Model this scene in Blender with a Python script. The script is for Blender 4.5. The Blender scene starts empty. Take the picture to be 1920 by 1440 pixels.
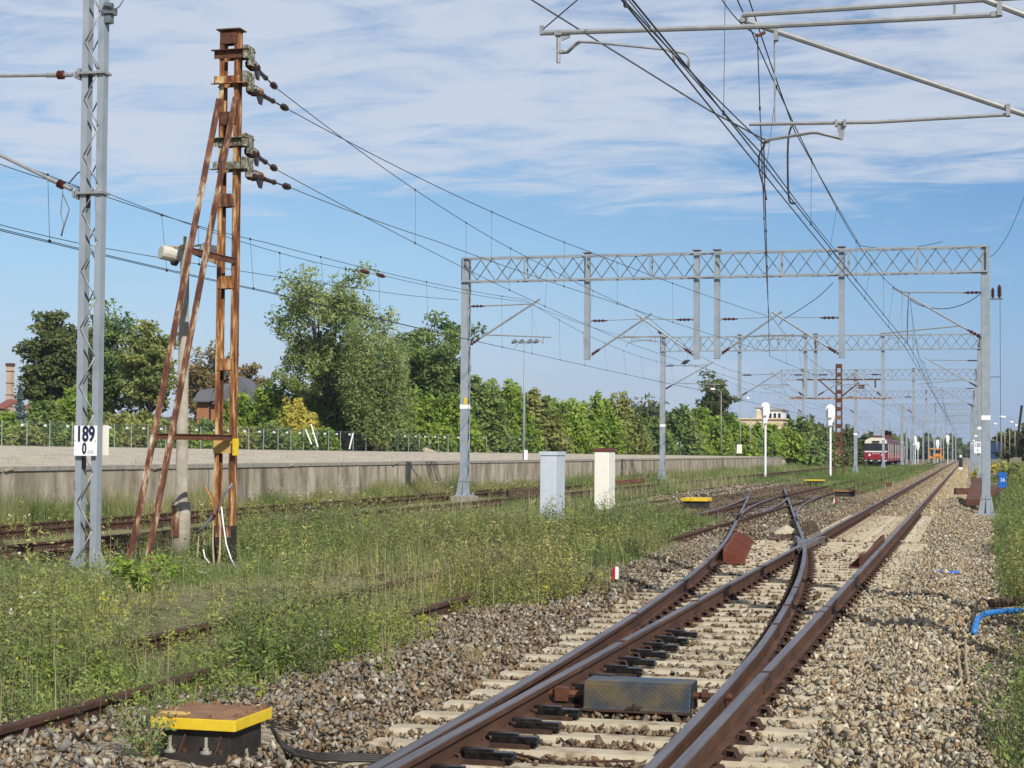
import bpy, bmesh, math, random
import numpy as np
from mathutils import Vector, Matrix
random.seed(7); RNG = np.random.default_rng(11)
S = bpy.context.scene
COL = S.collection
PI = math.pi

# ------------------------------------------------------------------ camera
FPX, HC = 3200.0, 1.70
TH = math.atan(855 / 3200.0); PITCH = math.atan(126 / 3200.0); ROLL = 0.007
_f = Vector((-math.sin(TH) * math.cos(PITCH), math.cos(TH) * math.cos(PITCH), math.sin(PITCH)))
_r0 = Vector((math.cos(TH), math.sin(TH), 0)); _u0 = _r0.cross(_f)
_r = _r0 * math.cos(ROLL) + _u0 * math.sin(ROLL); _u = -_r0 * math.sin(ROLL) + _u0 * math.cos(ROLL)
EYE = Vector((0, 0, HC))
cd = bpy.data.cameras.new("camera"); cam = bpy.data.objects.new("camera", cd); COL.objects.link(cam)
cd.sensor_width = 36; cd.lens = 36 * FPX / 1920; cd.clip_start = 0.1; cd.clip_end = 6000
cam.matrix_world = Matrix(((_r.x, _u.x, -_f.x, 0), (_r.y, _u.y, -_f.y, 0), (_r.z, _u.z, -_f.z, HC), (0, 0, 0, 1)))
S.camera = cam

def ray(px, py): return _f + _r * ((px - 960) / FPX) - _u * ((py - 720) / FPX)
def unz(px, py, z=0.0):
    d = ray(px, py); return EYE + d * ((z - HC) / d.z)
def uny(px, py, Y):
    d = ray(px, py); return EYE + d * (Y / d.y)
def unx(px, py, X):
    d = ray(px, py); return EYE + d * (X / d.x)
def und(px, py, D): return EYE + ray(px, py) * D

# ------------------------------------------------------------------ object helpers
ORI = {}
def tag(o, label=None, cat=None, group=None, kind=None):
    if label: o["label"] = label
    if cat: o["category"] = cat
    if group: o["group"] = group
    if kind: o["kind"] = kind
    return o
def empty(name, loc, label=None, cat=None, group=None):
    o = bpy.data.objects.new(name, None); COL.objects.link(o); o.location = loc
    o.empty_display_size = 0.2; ORI[o.name] = Vector(loc)
    return tag(o, label, cat, group)
def copy_tree(o, parent=None, keep=True):
    c = o.copy(); COL.objects.link(c)
    if parent is not None: c.parent = parent
    for ch in list(o.children): copy_tree(ch, c)
    return c
def org(p):
    v = Vector((0, 0, 0))
    while p is not None:
        v += p.location; p = p.parent
    return v

class MB:
    def __init__(s): s.v = []; s.f = []; s.m = []
    def add(s, vs, fs, mi=0):
        b = len(s.v); s.v.extend([tuple(x) for x in vs])
        for f in fs: s.f.append(tuple(i + b for i in f)); s.m.append(mi)
        return s
    def box(s, c, d, rot=None, mi=0):
        c = Vector(c); x, y, z = d[0] / 2, d[1] / 2, d[2] / 2
        vs = [Vector(p) for p in ((-x,-y,-z),(x,-y,-z),(x,y,-z),(-x,y,-z),(-x,-y,z),(x,-y,z),(x,y,z),(-x,y,z))]
        if rot is not None: vs = [rot @ v for v in vs]
        return s.add([v + c for v in vs], [(0,3,2,1),(4,5,6,7),(0,1,5,4),(1,2,6,5),(2,3,7,6),(3,0,4,7)], mi)
    def bar(s, p, q, w, h, up=(0, 0, 1), mi=0):
        p, q = Vector(p), Vector(q); d = (q - p); L = d.length
        if L < 1e-6: return s
        d /= L; up = Vector(up)
        if abs(d.dot(up)) > .99: up = Vector((0, 1, 0))
        x = d.cross(up).normalized(); z = x.cross(d)
        R = Matrix((x, d, z)).transposed()
        return s.box((p + q) / 2, (w, L, h), R, mi)
    def tube(s, pts, r, n=6, mi=0, caps=True):
        pts = [Vector(p) for p in pts]; N = len(pts)
        rs = r if isinstance(r, (list, tuple)) else [r] * N
        vs = []; fs = []
        t = (pts[1] - pts[0]).normalized()
        a = t.orthogonal().normalized()
        for i, p in enumerate(pts):
            tt = (pts[min(i + 1, N - 1)] - pts[max(i - 1, 0)])
            tt = tt.normalized() if tt.length > 1e-9 else t
            a = (a - tt * a.dot(tt)); a = a.normalized() if a.length > 1e-6 else tt.orthogonal().normalized()
            b = tt.cross(a)
            for k in range(n):
                an = 2 * PI * k / n
                vs.append(p + (a * math.cos(an) + b * math.sin(an)) * rs[i])
        for i in range(N - 1):
            for k in range(n):
                k2 = (k + 1) % n
                fs.append((i * n + k, i * n + k2, (i + 1) * n + k2, (i + 1) * n + k))
        if caps:
            fs.append(tuple(reversed(range(n)))); fs.append(tuple((N - 1) * n + k for k in range(n)))
        return s.add(vs, fs, mi)
    def sweep(s, pts, prof, mis=None, up=(0, 0, 1)):
        pts = [Vector(p) for p in pts]; N = len(pts); n = len(prof); vs = []
        up = Vector(up)
        for i, p in enumerate(pts):
            t = (pts[min(i + 1, N - 1)] - pts[max(i - 1, 0)]).normalized()
            x = t.cross(up).normalized(); z = x.cross(t)
            for (a, b) in prof: vs.append(p + x * a + z * b)
        b0 = len(s.v); s.v.extend([tuple(v) for v in vs])
        for i in range(N - 1):
            for k in range(n):
                k2 = (k + 1) % n
                s.f.append((b0 + i*n + k, b0 + (i+1)*n + k, b0 + (i+1)*n + k2, b0 + i*n + k2)); s.m.append(mis[k] if mis else 0)
        s.f.append(tuple(b0 + k for k in range(n))); s.m.append(0)
        s.f.append(tuple(b0 + (N - 1) * n + k for k in reversed(range(n)))); s.m.append(0)
        return s
    def lathe(s, p, q, prof, n=10, mi=0):
        p, q = Vector(p), Vector(q)
        pts = [p.lerp(q, t) for t, r in prof]; return s.tube(pts, [r for t, r in prof], n, mi)
    def prism(s, poly, a, b, mi=0):
        """poly: list of 3-D points; extruded by vector b-a"""
        d = Vector(b) - Vector(a); n = len(poly); P = [Vector(p) for p in poly]
        vs = P + [p + d for p in P]
        fs = [tuple(range(n)), tuple(reversed(range(n, 2 * n)))] + [(i, i + n, (i + 1) % n + n, (i + 1) % n) for i in range(n)]
        return s.add(vs, fs, mi)
    def ball(s, c, r, nu=8, nv=6, mi=0):
        c = Vector(c); r = Vector(r) if not isinstance(r, (int, float)) else Vector((r, r, r))
        vs = [c + Vector((0, 0, r.z))]
        for j in range(1, nv):
            th = PI * j / nv
            for i in range(nu):
                ph = 2 * PI * i / nu
                vs.append(c + Vector((r.x * math.sin(th) * math.cos(ph), r.y * math.sin(th) * math.sin(ph), r.z * math.cos(th))))
        vs.append(c - Vector((0, 0, r.z))); fs = []
        for i in range(nu):
            fs.append((0, 1 + i, 1 + (i + 1) % nu)); e = len(vs) - 1; b = 1 + (nv - 2) * nu
            fs.append((e, b + (i + 1) % nu, b + i))
        for j in range(nv - 2):
            for i in range(nu):
                a = 1 + j * nu
                fs.append((a + i, a + nu + i, a + nu + (i + 1) % nu, a + (i + 1) % nu))
        return s.add(vs, fs, mi)
    def build(s, name, mat, parent=None, smooth=False, bevel=0, label=None):
        me = bpy.data.meshes.new(name); o_ = org(parent)
        me.from_pydata([(x - o_.x, y - o_.y, z - o_.z) for x, y, z in s.v], [], s.f)
        for m in (mat if isinstance(mat, (list, tuple)) else [mat]): me.materials.append(m)
        me.polygons.foreach_set("material_index", s.m)
        bm = bmesh.new(); bm.from_mesh(me); bmesh.ops.recalc_face_normals(bm, faces=bm.faces); bm.to_mesh(me); bm.free()
        if smooth: me.polygons.foreach_set("use_smooth", [True] * len(me.polygons))
        me.update()
        o = bpy.data.objects.new(name, me); COL.objects.link(o)
        if parent is not None: o.parent = parent
        if bevel:
            md = o.modifiers.new("bevel", "BEVEL"); md.width = bevel; md.segments = 2; md.limit_method = "ANGLE"
        if label: o["label"] = label
        return o

def npmesh(name, V, F, mat, col=None, parent=None, smooth=False, uv=None):
    """V (N,3), F (M,k) arrays; col (N,3) goes to the colour attribute Col"""
    me = bpy.data.meshes.new(name); k = F.shape[1]
    V = np.asarray(V, np.float32)
    if parent is not None:
        o_ = org(parent); V = V - np.array(o_, np.float32)
    me.vertices.add(len(V)); me.vertices.foreach_set("co", V.ravel())
    me.loops.add(F.size); me.loops.foreach_set("vertex_index", F.ravel().astype(np.int32))
    me.polygons.add(len(F)); me.polygons.foreach_set("loop_start", (np.arange(len(F)) * k).astype(np.int32))
    if smooth: me.polygons.foreach_set("use_smooth", np.ones(len(F), bool))
    if col is not None:
        a = me.attributes.new("Col", "FLOAT_COLOR", "POINT")
        a.data.foreach_set("color", np.concatenate([col, np.ones((len(V), 1))], 1).astype(np.float32).ravel())
    me.materials.append(mat); me.update(calc_edges=True)
    o = bpy.data.objects.new(name, me); COL.objects.link(o)
    if parent is not None: o.parent = parent
    return o

# ------------------------------------------------------------------ materials
def _nt(name):
    m = bpy.data.materials.new(name); m.use_nodes = True; nt = m.node_tree
    return m, nt, nt.nodes, nt.links, nt.nodes["Principled BSDF"]
def ramp(N, stops):
    r = N.new("ShaderNodeValToRGB"); e = r.color_ramp.elements
    while len(e) < len(stops): e.new(0.5)
    for i, (p, c) in enumerate(stops):
        e[i].position = p; e[i].color = (*c, 1)
    return r
def noise(N, L, coord, scale, detail=4, rough=.6, stretch=None):
    n = N.new("ShaderNodeTexNoise"); n.inputs["Scale"].default_value = scale; n.inputs["Detail"].default_value = detail
    n.inputs["Roughness"].default_value = rough
    if stretch:
        mp = N.new("ShaderNodeMapping"); mp.inputs["Scale"].default_value = stretch
        L.new(coord, mp.inputs["Vector"]); coord = mp.outputs["Vector"]
    L.new(coord, n.inputs["Vector"]); return n
def mat(name, stops, scale=6, rough=.7, metal=0, bump=0, bscale=40, stretch=None, detail=6, spec=.4, dirt=None):
    m, nt, N, L, P = _nt(name)
    tc = N.new("ShaderNodeTexCoord"); co = tc.outputs["Object"]
    n = noise(N, L, co, scale, detail, .65, stretch); r = ramp(N, stops); L.new(n.outputs["Fac"], r.inputs["Fac"])
    c = r.outputs["Color"]
    if dirt:
        n2 = noise(N, L, co, dirt[1], 5, .7, dirt[3] if len(dirt) > 3 else None)
        r2 = ramp(N, [(dirt[2], (0, 0, 0)), (min(1, dirt[2] + .12), (1, 1, 1))]); L.new(n2.outputs["Fac"], r2.inputs["Fac"])
        mx = N.new("ShaderNodeMix"); mx.data_type = "RGBA"; L.new(r2.outputs["Color"], mx.inputs["Factor"])
        L.new(c, mx.inputs[6]); mx.inputs[7].default_value = (*dirt[0], 1); c = mx.outputs[2]
    L.new(c, P.inputs["Base Color"]); P.inputs["Roughness"].default_value = rough; P.inputs["Metallic"].default_value = metal
    P.inputs["Specular IOR Level"].default_value = spec
    if bump:
        b = noise(N, L, co, bscale, 6, .7, stretch); bp = N.new("ShaderNodeBump"); bp.inputs["Strength"].default_value = bump
        bp.inputs["Distance"].default_value = .02
        L.new(b.outputs["Fac"], bp.inputs["Height"]); L.new(bp.outputs["Normal"], P.inputs["Normal"])
    return m
def vmat(name, rough=.85, transl=0, nscale=0, namt=.3, spec=.25):
    m, nt, N, L, P = _nt(name)
    a = N.new("ShaderNodeAttribute"); a.attribute_name = "Col"; c = a.outputs["Color"]
    if nscale:
        tc = N.new("ShaderNodeTexCoord"); n = noise(N, L, tc.outputs["Object"], nscale, 5, .7)
        r = ramp(N, [(.25, (1 - namt,) * 3), (.75, (1 + namt,) * 3)]); L.new(n.outputs["Fac"], r.inputs["Fac"])
        mx = N.new("ShaderNodeMix"); mx.data_type = "RGBA"; mx.blend_type = "MULTIPLY"; mx.inputs["Factor"].default_value = 1
        L.new(c, mx.inputs[6]); L.new(r.outputs["Color"], mx.inputs[7]); c = mx.outputs[2]
    L.new(c, P.inputs["Base Color"]); P.inputs["Roughness"].default_value = rough; P.inputs["Specular IOR Level"].default_value = spec
    if transl:
        t = N.new("ShaderNodeBsdfTranslucent"); L.new(c, t.inputs["Color"]); ms = N.new("ShaderNodeMixShader"); ms.inputs["Fac"].default_value = transl
        L.new(P.outputs["BSDF"], ms.inputs[1]); L.new(t.outputs["BSDF"], ms.inputs[2]); L.new(ms.outputs["Shader"], N["Material Output"].inputs["Surface"])
    return m
g3 = lambda v: (v, v, v)
M = {}
M["galv"] = mat("grey_paint", [(.3, (.20, .235, .265)), (.5, (.265, .30, .33)), (.7, (.30, .335, .365))], 2.2, .5, 0, .08, 30)
M["galv_d"] = mat("grey_steel", [(.3, (.10, .115, .13)), (.7, (.21, .23, .245))], 8, .5, .3)
M["tube"] = mat("zinc_tube", [(.3, (.24, .245, .245)), (.7, (.34, .345, .34))], 9, .5, .25)
M["rust"] = mat("peeling_rust", [(.32, (.06, .02, .013)), (.45, (.14, .048, .02)), (.54, (.33, .14, .04)), (.61, (.52, .36, .17)), (.70, (.60, .52, .38))], 4, .8, 0, .4, 30, (3, 3, .45), 8)
M["rust_d"] = mat("dark_rust", [(.3, (.05, .02, .013)), (.6, (.12, .045, .022)), (.75, (.22, .10, .04))], 9, .85, 0, .4, 50)
M["rust_pale"] = mat("flaking_paint", [(.42, (.075, .026, .016)), (.52, (.17, .07, .034)), (.60, (.36, .27, .18)), (.70, (.58, .52, .42))], 5, .8, 0, .3, 30, (2, 2, .4), 8)
M["lichen"] = mat("lichen_steel", [(.35, (.05, .04, .03)), (.5, (.16, .15, .1)), (.65, (.42, .42, .35))], 16, .9, 0, .5, 60)
M["rail"] = mat("rail_side_rust", [(.3, (.052, .023, .014)), (.6, (.10, .046, .025)), (.8, (.17, .09, .048))], 5, .75, .1, .25, 60, (1, .35, 1))
M["railtop"] = mat("rail_head", [(.35, (.10, .07, .062)), (.58, (.20, .16, .15)), (.75, (.19, .10, .055))], 3, .36, .6, .05, 30, (4, .25, 1))
M["railold"] = mat("old_rail_rust", [(.3, (.04, .018, .012)), (.7, (.095, .042, .025))], 4, .85, 0, .3, 50)
M["clip"] = mat("clip_rust", [(.3, (.028, .014, .010)), (.7, (.075, .036, .022))], 20, .8)
M["grease"] = mat("greased_steel", [(.4, (.012, .011, .011)), (.7, (.05, .042, .036))], 20, .28, .5)
M["concs"] = mat("sleeper_concrete", [(.3, (.30, .245, .165)), (.5, (.42, .36, .255)), (.7, (.50, .44, .33))], 3.5, .9, 0, .35, 60, None, 8, .2, ((.17, .105, .055), 2.6, .54))
M["conc"] = mat("grey_concrete", [(.3, (.2, .185, .155)), (.7, (.36, .335, .285))], 5, .92, 0, .5, 50, None, 8, .2)
M["concpole"] = mat("pole_concrete", [(.3, (.22, .195, .15)), (.7, (.40, .36, .29))], 7, .95, 0, .6, 60, None, 8, .2)
M["wall"] = mat("ramp_concrete", [(.3, (.15, .12, .085)), (.48, (.30, .255, .19)), (.70, (.48, .42, .33))], 1.3, .95, 0, .4, 20, (1, 1, .35), 8, .2, ((.10, .088, .07), .9, .56, (1, 1, .12)))
M["wood"] = mat("creosoted_timber", [(.3, (.035, .022, .015)), (.7, (.11, .07, .045))], 8, .9, 0, .5, 40, (1, 6, 6))
M["woodred"] = mat("rust_brown_timber", [(.3, (.06, .025, .016)), (.7, (.15, .065, .04))], 8, .9, 0, .4, 40)
M["wire"] = mat("wire_metal", [(.3, (.03, .03, .036)), (.7, (.06, .058, .062))], 8, .5, .5)
M["copper"] = mat("old_copper", [(.3, (.10, .105, .08)), (.7, (.19, .19, .14))], 8, .5, .4)
M["insul"] = mat("brown_porcelain", [(.3, (.05, .012, .01)), (.7, (.085, .02, .014))], 8, .2, 0, 0, 40, None, 4, .6)
M["insul_d"] = mat("dirty_porcelain", [(.3, (.018, .009, .008)), (.7, (.045, .018, .013))], 10, .4)
M["white"] = mat("white_enamel", [(.3, (.74, .745, .74)), (.7, (.82, .82, .81))], 5, .35)
M["cream"] = mat("cream_paint", [(.3, (.74, .70, .6)), (.7, (.8, .765, .67))], 4, .55, 0, .04, 20)
M["maroon"] = mat("maroon_paint", [(.3, (.10, .03, .027)), (.7, (.14, .042, .036))], 6, .5)
M["palegrey"] = mat("pale_grey_paint", [(.3, (.45, .50, .555)), (.7, (.53, .575, .62))], 4, .5, 0, .08, 12)
M["ink"] = mat("sign_ink", [(.3, (.012, .012, .045)), (.7, (.02, .018, .06))], 5, .5)
M["inkpale"] = mat("faded_ink", [(.3, (.42, .42, .45)), (.7, (.5, .5, .52))], 5, .5)
M["yellow"] = mat("yellow_paint", [(.3, (.62, .41, .02)), (.7, (.72, .52, .03))], 8, .5, 0, .1, 30, None, 6, .4, ((.2, .075, .025), 9, .6))
M["rustlid"] = mat("rusted_lid", [(.3, (.14, .072, .036)), (.55, (.24, .125, .06)), (.75, (.37, .2, .075))], 6, .8, 0, .25, 60)
M["black"] = mat("black_metal", [(.3, (.014, .012, .011)), (.6, (.035, .029, .025)), (.8, (.08, .05, .036))], 9, .6, 0, .1, 30)
M["bolt"] = mat("zinc_bolt", [(.3, (.4, .38, .3)), (.7, (.5, .48, .4))], 20, .4, .5)
M["ochre"] = mat("ochre_paint", [(.3, (.42, .25, .07)), (.6, (.55, .36, .12)), (.75, (.3, .12, .04))], 5, .7)
M["red"] = mat("red_paint", [(.3, (.42, .012, .03)), (.7, (.5, .02, .04))], 6, .45)
M["blue"] = mat("blue_enamel", [(.3, (.012, .10, .40)), (.7, (.02, .13, .47))], 6, .4)
M["bluep"] = mat("blue_pipe", [(.3, (.015, .12, .38)), (.6, (.03, .19, .5)), (.8, (.2, .28, .42))], 14, .45)
M["navy"] = mat("navy_sheet", [(.3, (.012, .03, .09)), (.7, (.02, .05, .13))], 4, .6)
M["orange"] = mat("orange_paint", [(.3, (.62, .2, .02)), (.7, (.72, .26, .03))], 3, .5)
M["glass"] = mat("dark_glass", [(.3, (.012, .014, .016)), (.7, (.03, .034, .038))], 3, .12, 0, 0, 10, None, 3, .6)
M["roofm"] = mat("dark_roof_sheet", [(.3, (.085, .085, .09)), (.7, (.13, .13, .135))], 4, .6)
M["roofr"] = mat("red_roof_tiles", [(.3, (.16, .05, .035)), (.7, (.24, .08, .05))], 4, .8)
M["timber"] = mat("brown_boards", [(.3, (.22, .09, .04)), (.7, (.34, .16, .08))], 2, .8, 0, .3, 8, (6, 6, .3))
M["brick"] = mat("weathered_brick", [(.3, (.38, .27, .19)), (.7, (.52, .4, .3))], .7, .9, 0, .3, 6)
M["plaster"] = mat("beige_plaster", [(.3, (.55, .44, .27)), (.7, (.64, .53, .35))], .6, .9)
M["plasterw"] = mat("white_plaster", [(.3, (.6, .6, .6)), (.7, (.7, .7, .7))], .6, .9)
M["trainred"] = mat("train_red", [(.3, (.22, .010, .022)), (.7, (.28, .015, .03))], 1, .4)
M["trainwine"] = mat("train_wine", [(.3, (.075, .014, .025)), (.7, (.11, .02, .035))], 1, .45)
M["traincream"] = mat("train_cream", [(.3, (.62, .57, .46)), (.7, (.7, .66, .55))], 1, .45)
M["bark"] = mat("bark", [(.3, (.045, .036, .026)), (.7, (.12, .095, .07))], 5, .95, 0, .5, 20, (2, 2, .4))
M["lampgrey"] = mat("lamp_grey_paint", [(.3, (.46, .44, .38)), (.7, (.55, .53, .46))], 6, .6)
M["barkpale"] = mat("dry_wood", [(.3, (.27, .2, .12)), (.7, (.42, .33, .21))], 9, .9, 0, .3, 30, (3, 3, .5))
M["sand"] = mat("sand", [(.3, (.36, .3, .2)), (.7, (.5, .43, .31))], 30, .95, 0, .6, 80)
M["rag"] = mat("black_cloth", [(.3, (.006, .006, .007)), (.7, (.02, .02, .022))], 20, .9)
M["plastic"] = mat("blue_film", [(.3, (.02, .13, .6)), (.7, (.05, .2, .7))], 20, .4)
M["feather"] = mat("black_feather", [(.3, (.012, .012, .014)), (.7, (.03, .03, .034))], 20, .7)
M["stone"] = vmat("ballast_stone", .9, 0, 45, .28)
M["leaf"] = vmat("leaf", .55, .42)
M["blade"] = vmat("grass_blade", .65, .38)
def cover_mat():
    m, nt, N, L, P = _nt("checker_plate")
    tc = N.new("ShaderNodeTexCoord"); co = tc.outputs["Object"]
    n = noise(N, L, co, 2.2, 6, .6); r = ramp(N, [(.36, (.12, .085, .04)), (.45, (.07, .062, .048)), (.52, (.035, .043, .05)), (.62, (.03, .06, .11)), (.72, (.022, .085, .22))])
    L.new(n.outputs["Fac"], r.inputs["Fac"]); L.new(r.outputs["Color"], P.inputs["Base Color"]); P.inputs["Roughness"].default_value = .45; P.inputs["Metallic"].default_value = .3
    a = N.new("ShaderNodeTexWave"); a.wave_type = "BANDS"; a.bands_direction = "DIAGONAL"; a.inputs["Scale"].default_value = 14; a.inputs["Distortion"].default_value = 3; a.inputs["Detail Scale"].default_value = 5
    L.new(co, a.inputs["Vector"]); bp = N.new("ShaderNodeBump"); bp.inputs["Strength"].default_value = .12; bp.inputs["Distance"].default_value = .004
    L.new(a.outputs["Fac"], bp.inputs["Height"]); L.new(bp.outputs["Normal"], P.inputs["Normal"]); return m
M["cover"] = cover_mat()
def ground_mat():
    m, nt, N, L, P = _nt("ground_soil")
    a = N.new("ShaderNodeAttribute"); a.attribute_name = "Col"
    tc = N.new("ShaderNodeTexCoord"); co = tc.outputs["Object"]
    v = N.new("ShaderNodeTexVoronoi"); v.inputs["Scale"].default_value = 16; L.new(co, v.inputs["Vector"])
    rv = ramp(N, [(0, g3(.55)), (.5, g3(1.0)), (1, g3(1.5))])
    sx = N.new("ShaderNodeSeparateColor"); L.new(v.outputs["Color"], sx.inputs["Color"]); L.new(sx.outputs["Red"], rv.inputs["Fac"])
    n = noise(N, L, co, .9, 8, .7); rn = ramp(N, [(.3, g3(.7)), (.7, g3(1.3))]); L.new(n.outputs["Fac"], rn.inputs["Fac"])
    m1 = N.new("ShaderNodeMix"); m1.data_type = "RGBA"; m1.blend_type = "MULTIPLY"; m1.inputs["Factor"].default_value = .8
    L.new(a.outputs["Color"], m1.inputs[6]); L.new(rv.outputs["Color"], m1.inputs[7])
    m2 = N.new("ShaderNodeMix"); m2.data_type = "RGBA"; m2.blend_type = "MULTIPLY"; m2.inputs["Factor"].default_value = 1
    L.new(m1.outputs[2], m2.inputs[6]); L.new(rn.outputs["Color"], m2.inputs[7]); L.new(m2.outputs[2], P.inputs["Base Color"])
    P.inputs["Roughness"].default_value = .95; P.inputs["Specular IOR Level"].default_value = .1
    bp = N.new("ShaderNodeBump"); bp.inputs["Strength"].default_value = .9; bp.inputs["Distance"].default_value = .04
    L.new(v.outputs["Distance"], bp.inputs["Height"]); bp.invert = True; L.new(bp.outputs["Normal"], P.inputs["Normal"]); return m
M["ground"] = ground_mat()

# ------------------------------------------------------------------ sky, sun, exposure
SUN_EL, SUN_AZ = math.radians(37), math.radians(40)     # azimuth: turned from straight behind the camera towards the right
to_sun = Vector((math.sin(SUN_AZ) * math.cos(SUN_EL), -math.cos(SUN_AZ) * math.cos(SUN_EL), math.sin(SUN_EL)))
sl = bpy.data.lights.new("sun", "SUN"); sl.energy = 4.5; sl.angle = math.radians(.53); sl.color = (1, .955, .88)
so = bpy.data.objects.new("sun", sl); COL.objects.link(so); so.rotation_euler = (-to_sun).to_track_quat("-Z", "Y").to_euler(); so.location = (20, -20, 40)
W = bpy.data.worlds.new("World"); S.world = W; W.use_nodes = True
def world():
    nt = W.node_tree; N, L = nt.nodes, nt.links; bg = N["Background"]
    sky = N.new("ShaderNodeTexSky"); sky.sky_type = "NISHITA"; sky.sun_disc = False
    sky.sun_elevation = SUN_EL; sky.sun_rotation = PI - SUN_AZ
    sky.air_density = 1.0; sky.dust_density = .35; sky.ozone_density = 3.0; sky.altitude = 150
    tc = N.new("ShaderNodeTexCoord"); g = tc.outputs["Generated"]
    sp = N.new("ShaderNodeSeparateXYZ"); L.new(g, sp.inputs[0])
    def mth(op, a, b=None, cl=False):
        n = N.new("ShaderNodeMath"); n.operation = op; n.use_clamp = cl
        for i, q in enumerate((a, b)):
            if q is None: continue
            if isinstance(q, (int, float)): n.inputs[i].default_value = q
            else: L.new(q, n.inputs[i])
        return n.outputs[0]
    zz = mth("ADD", mth("MAXIMUM", sp.outputs["Z"], 0.0), .06)
    u = mth("DIVIDE", sp.outputs["X"], zz); v = mth("DIVIDE", sp.outputs["Y"], zz)
    cb = N.new("ShaderNodeCombineXYZ"); L.new(u, cb.inputs[0]); L.new(v, cb.inputs[1])
    n1 = noise(N, L, cb.outputs[0], .85, 7, .55, (1.0, 1.0, 1)); n1.inputs["Distortion"].default_value = .5
    n3 = noise(N, L, cb.outputs[0], 3.2, 8, .62, (1.0, 1.7, 1)); n3.inputs["Distortion"].default_value = .8
    cov = mth("ADD", mth("MULTIPLY", n1.outputs["Fac"], .55), mth("MULTIPLY", n3.outputs["Fac"], .45))
    # cloud deck starts some way up the sky: bias by elevation
    bias = mth("MULTIPLY", mth("SUBTRACT", sp.outputs["Z"], .15), 4.0)
    bias = mth("MINIMUM", mth("MAXIMUM", bias, -.32), .11)
    cr = ramp(N, [(.445, g3(0)), (.68, g3(1))]); L.new(mth("ADD", cov, bias), cr.inputs["Fac"]); cr.color_ramp.interpolation = "EASE"
    # small low clouds
    mr = N.new("ShaderNodeMapping"); mr.inputs["Scale"].default_value = (7, 7, 34); L.new(g, mr.inputs["Vector"])
    n2 = noise(N, L, mr.outputs[0], 1.2, 5, .5); c2 = ramp(N, [(.60, g3(0)), (.78, g3(.5))]); L.new(n2.outputs["Fac"], c2.inputs["Fac"])
    low = N.new("ShaderNodeMapRange"); low.inputs[1].default_value = .13; low.inputs[2].default_value = .06; L.new(sp.outputs["Z"], low.inputs[0])
    c2o = mth("MULTIPLY", c2.outputs["Color"], low.outputs[0])
    fac = mth("MULTIPLY", mth("MAXIMUM", cr.outputs["Color"], c2o), .86)
    mx = N.new("ShaderNodeMix"); mx.data_type = "RGBA"; L.new(fac, mx.inputs["Factor"]); 
    hs = N.new("ShaderNodeHueSaturation"); hs.inputs["Saturation"].default_value = SKY_SAT; hs.inputs["Value"].default_value = SKY_VAL
    L.new(sky.outputs[0], hs.inputs["Color"])
    hz = N.new("ShaderNodeMapRange"); hz.interpolation_type = "SMOOTHSTEP"; hz.inputs[1].default_value = .20; hz.inputs[2].default_value = -.03; hz.inputs[4].default_value = .9; L.new(sp.outputs["Z"], hz.inputs[0])
    hm = N.new("ShaderNodeMix"); hm.data_type = "RGBA"; L.new(hz.outputs[0], hm.inputs["Factor"]); L.new(hs.outputs[0], hm.inputs[6])
    hc = ramp(N, [(0, (.47, .53, .71)), (.05, (.43, .53, .76)), (.11, (.335, .515, .82)), (.25, (.235, .45, .81))]); L.new(sp.outputs["Z"], hc.inputs["Fac"])
    sc10 = N.new("ShaderNodeVectorMath"); sc10.operation = "SCALE"; sc10.inputs[3].default_value = 8.9; L.new(hc.outputs["Color"], sc10.inputs[0]); L.new(sc10.outputs[0], hm.inputs[7]); ax = N.new("ShaderNodeMapRange"); ax.interpolation_type = "SMOOTHSTEP"; ax.inputs[1].default_value = -.42; ax.inputs[2].default_value = .12; L.new(sp.outputs["X"], ax.inputs[0])
    ar = ramp(N, [(0, (1.0, 1.0, 1.0)), (1, (.68, .80, .93))]); L.new(ax.outputs[0], ar.inputs["Fac"])
    am = N.new("ShaderNodeMix"); am.data_type = "RGBA"; am.blend_type = "MULTIPLY"; am.inputs["Factor"].default_value = 1; L.new(hm.outputs[2], am.inputs[6]); L.new(ar.outputs["Color"], am.inputs[7]); L.new(am.outputs[2], mx.inputs[6]); mx.inputs[7].default_value = (*CLOUD, 1)
    L.new(mx.outputs[2], bg.inputs["Color"]); bg.inputs["Strength"].default_value = .1
SKY_SAT, SKY_VAL, CLOUD = 1.15, .95, (5.75, 6.25, 7.2)
world()
S.view_settings.view_transform = "Standard"; S.view_settings.look = "None"; S.view_settings.exposure = .16; S.view_settings.gamma = 1
S.render.engine = "CYCLES"; S.cycles.max_bounces = 5; S.cycles.transparent_max_bounces = 4
try: S.cycles.use_denoising = True
except Exception: pass
# ------------------------------------------------------------------ layout (metres; X across the tracks, Y along them, rail tops at z=0)
XM, XD, XC, XA, XB = -2.28, -6.45, -11.3, -15.45, -19.8
HG = .7525
XWALL = -21.6
GY = [60.5, 104.5, 147.5, 197, 249, 300]
sm = lambda a, b, x: np.clip((x - a) / (b - a), 0, 1) ** 2 * (3 - 2 * np.clip((x - a) / (b - a), 0, 1))

def divx(y):
    """centre of the diverging route of the turnout (1:9, R=300) and its run into the next-but-one track"""
    s = y - 3.0
    if s <= 0: return XM
    o = s * s / 600 if s < 33.3 else 1.848 + (s - 33.3) / 9
    x = XM - o
    if y > 86:
        t = min((y - 86) / 32.0, 1); xe = XM - (1.848 + (86 - 36.3) / 9)
        x = xe + (XC - xe) * (2 * t - t * t) if t < 1 else XC
    return x

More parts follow.
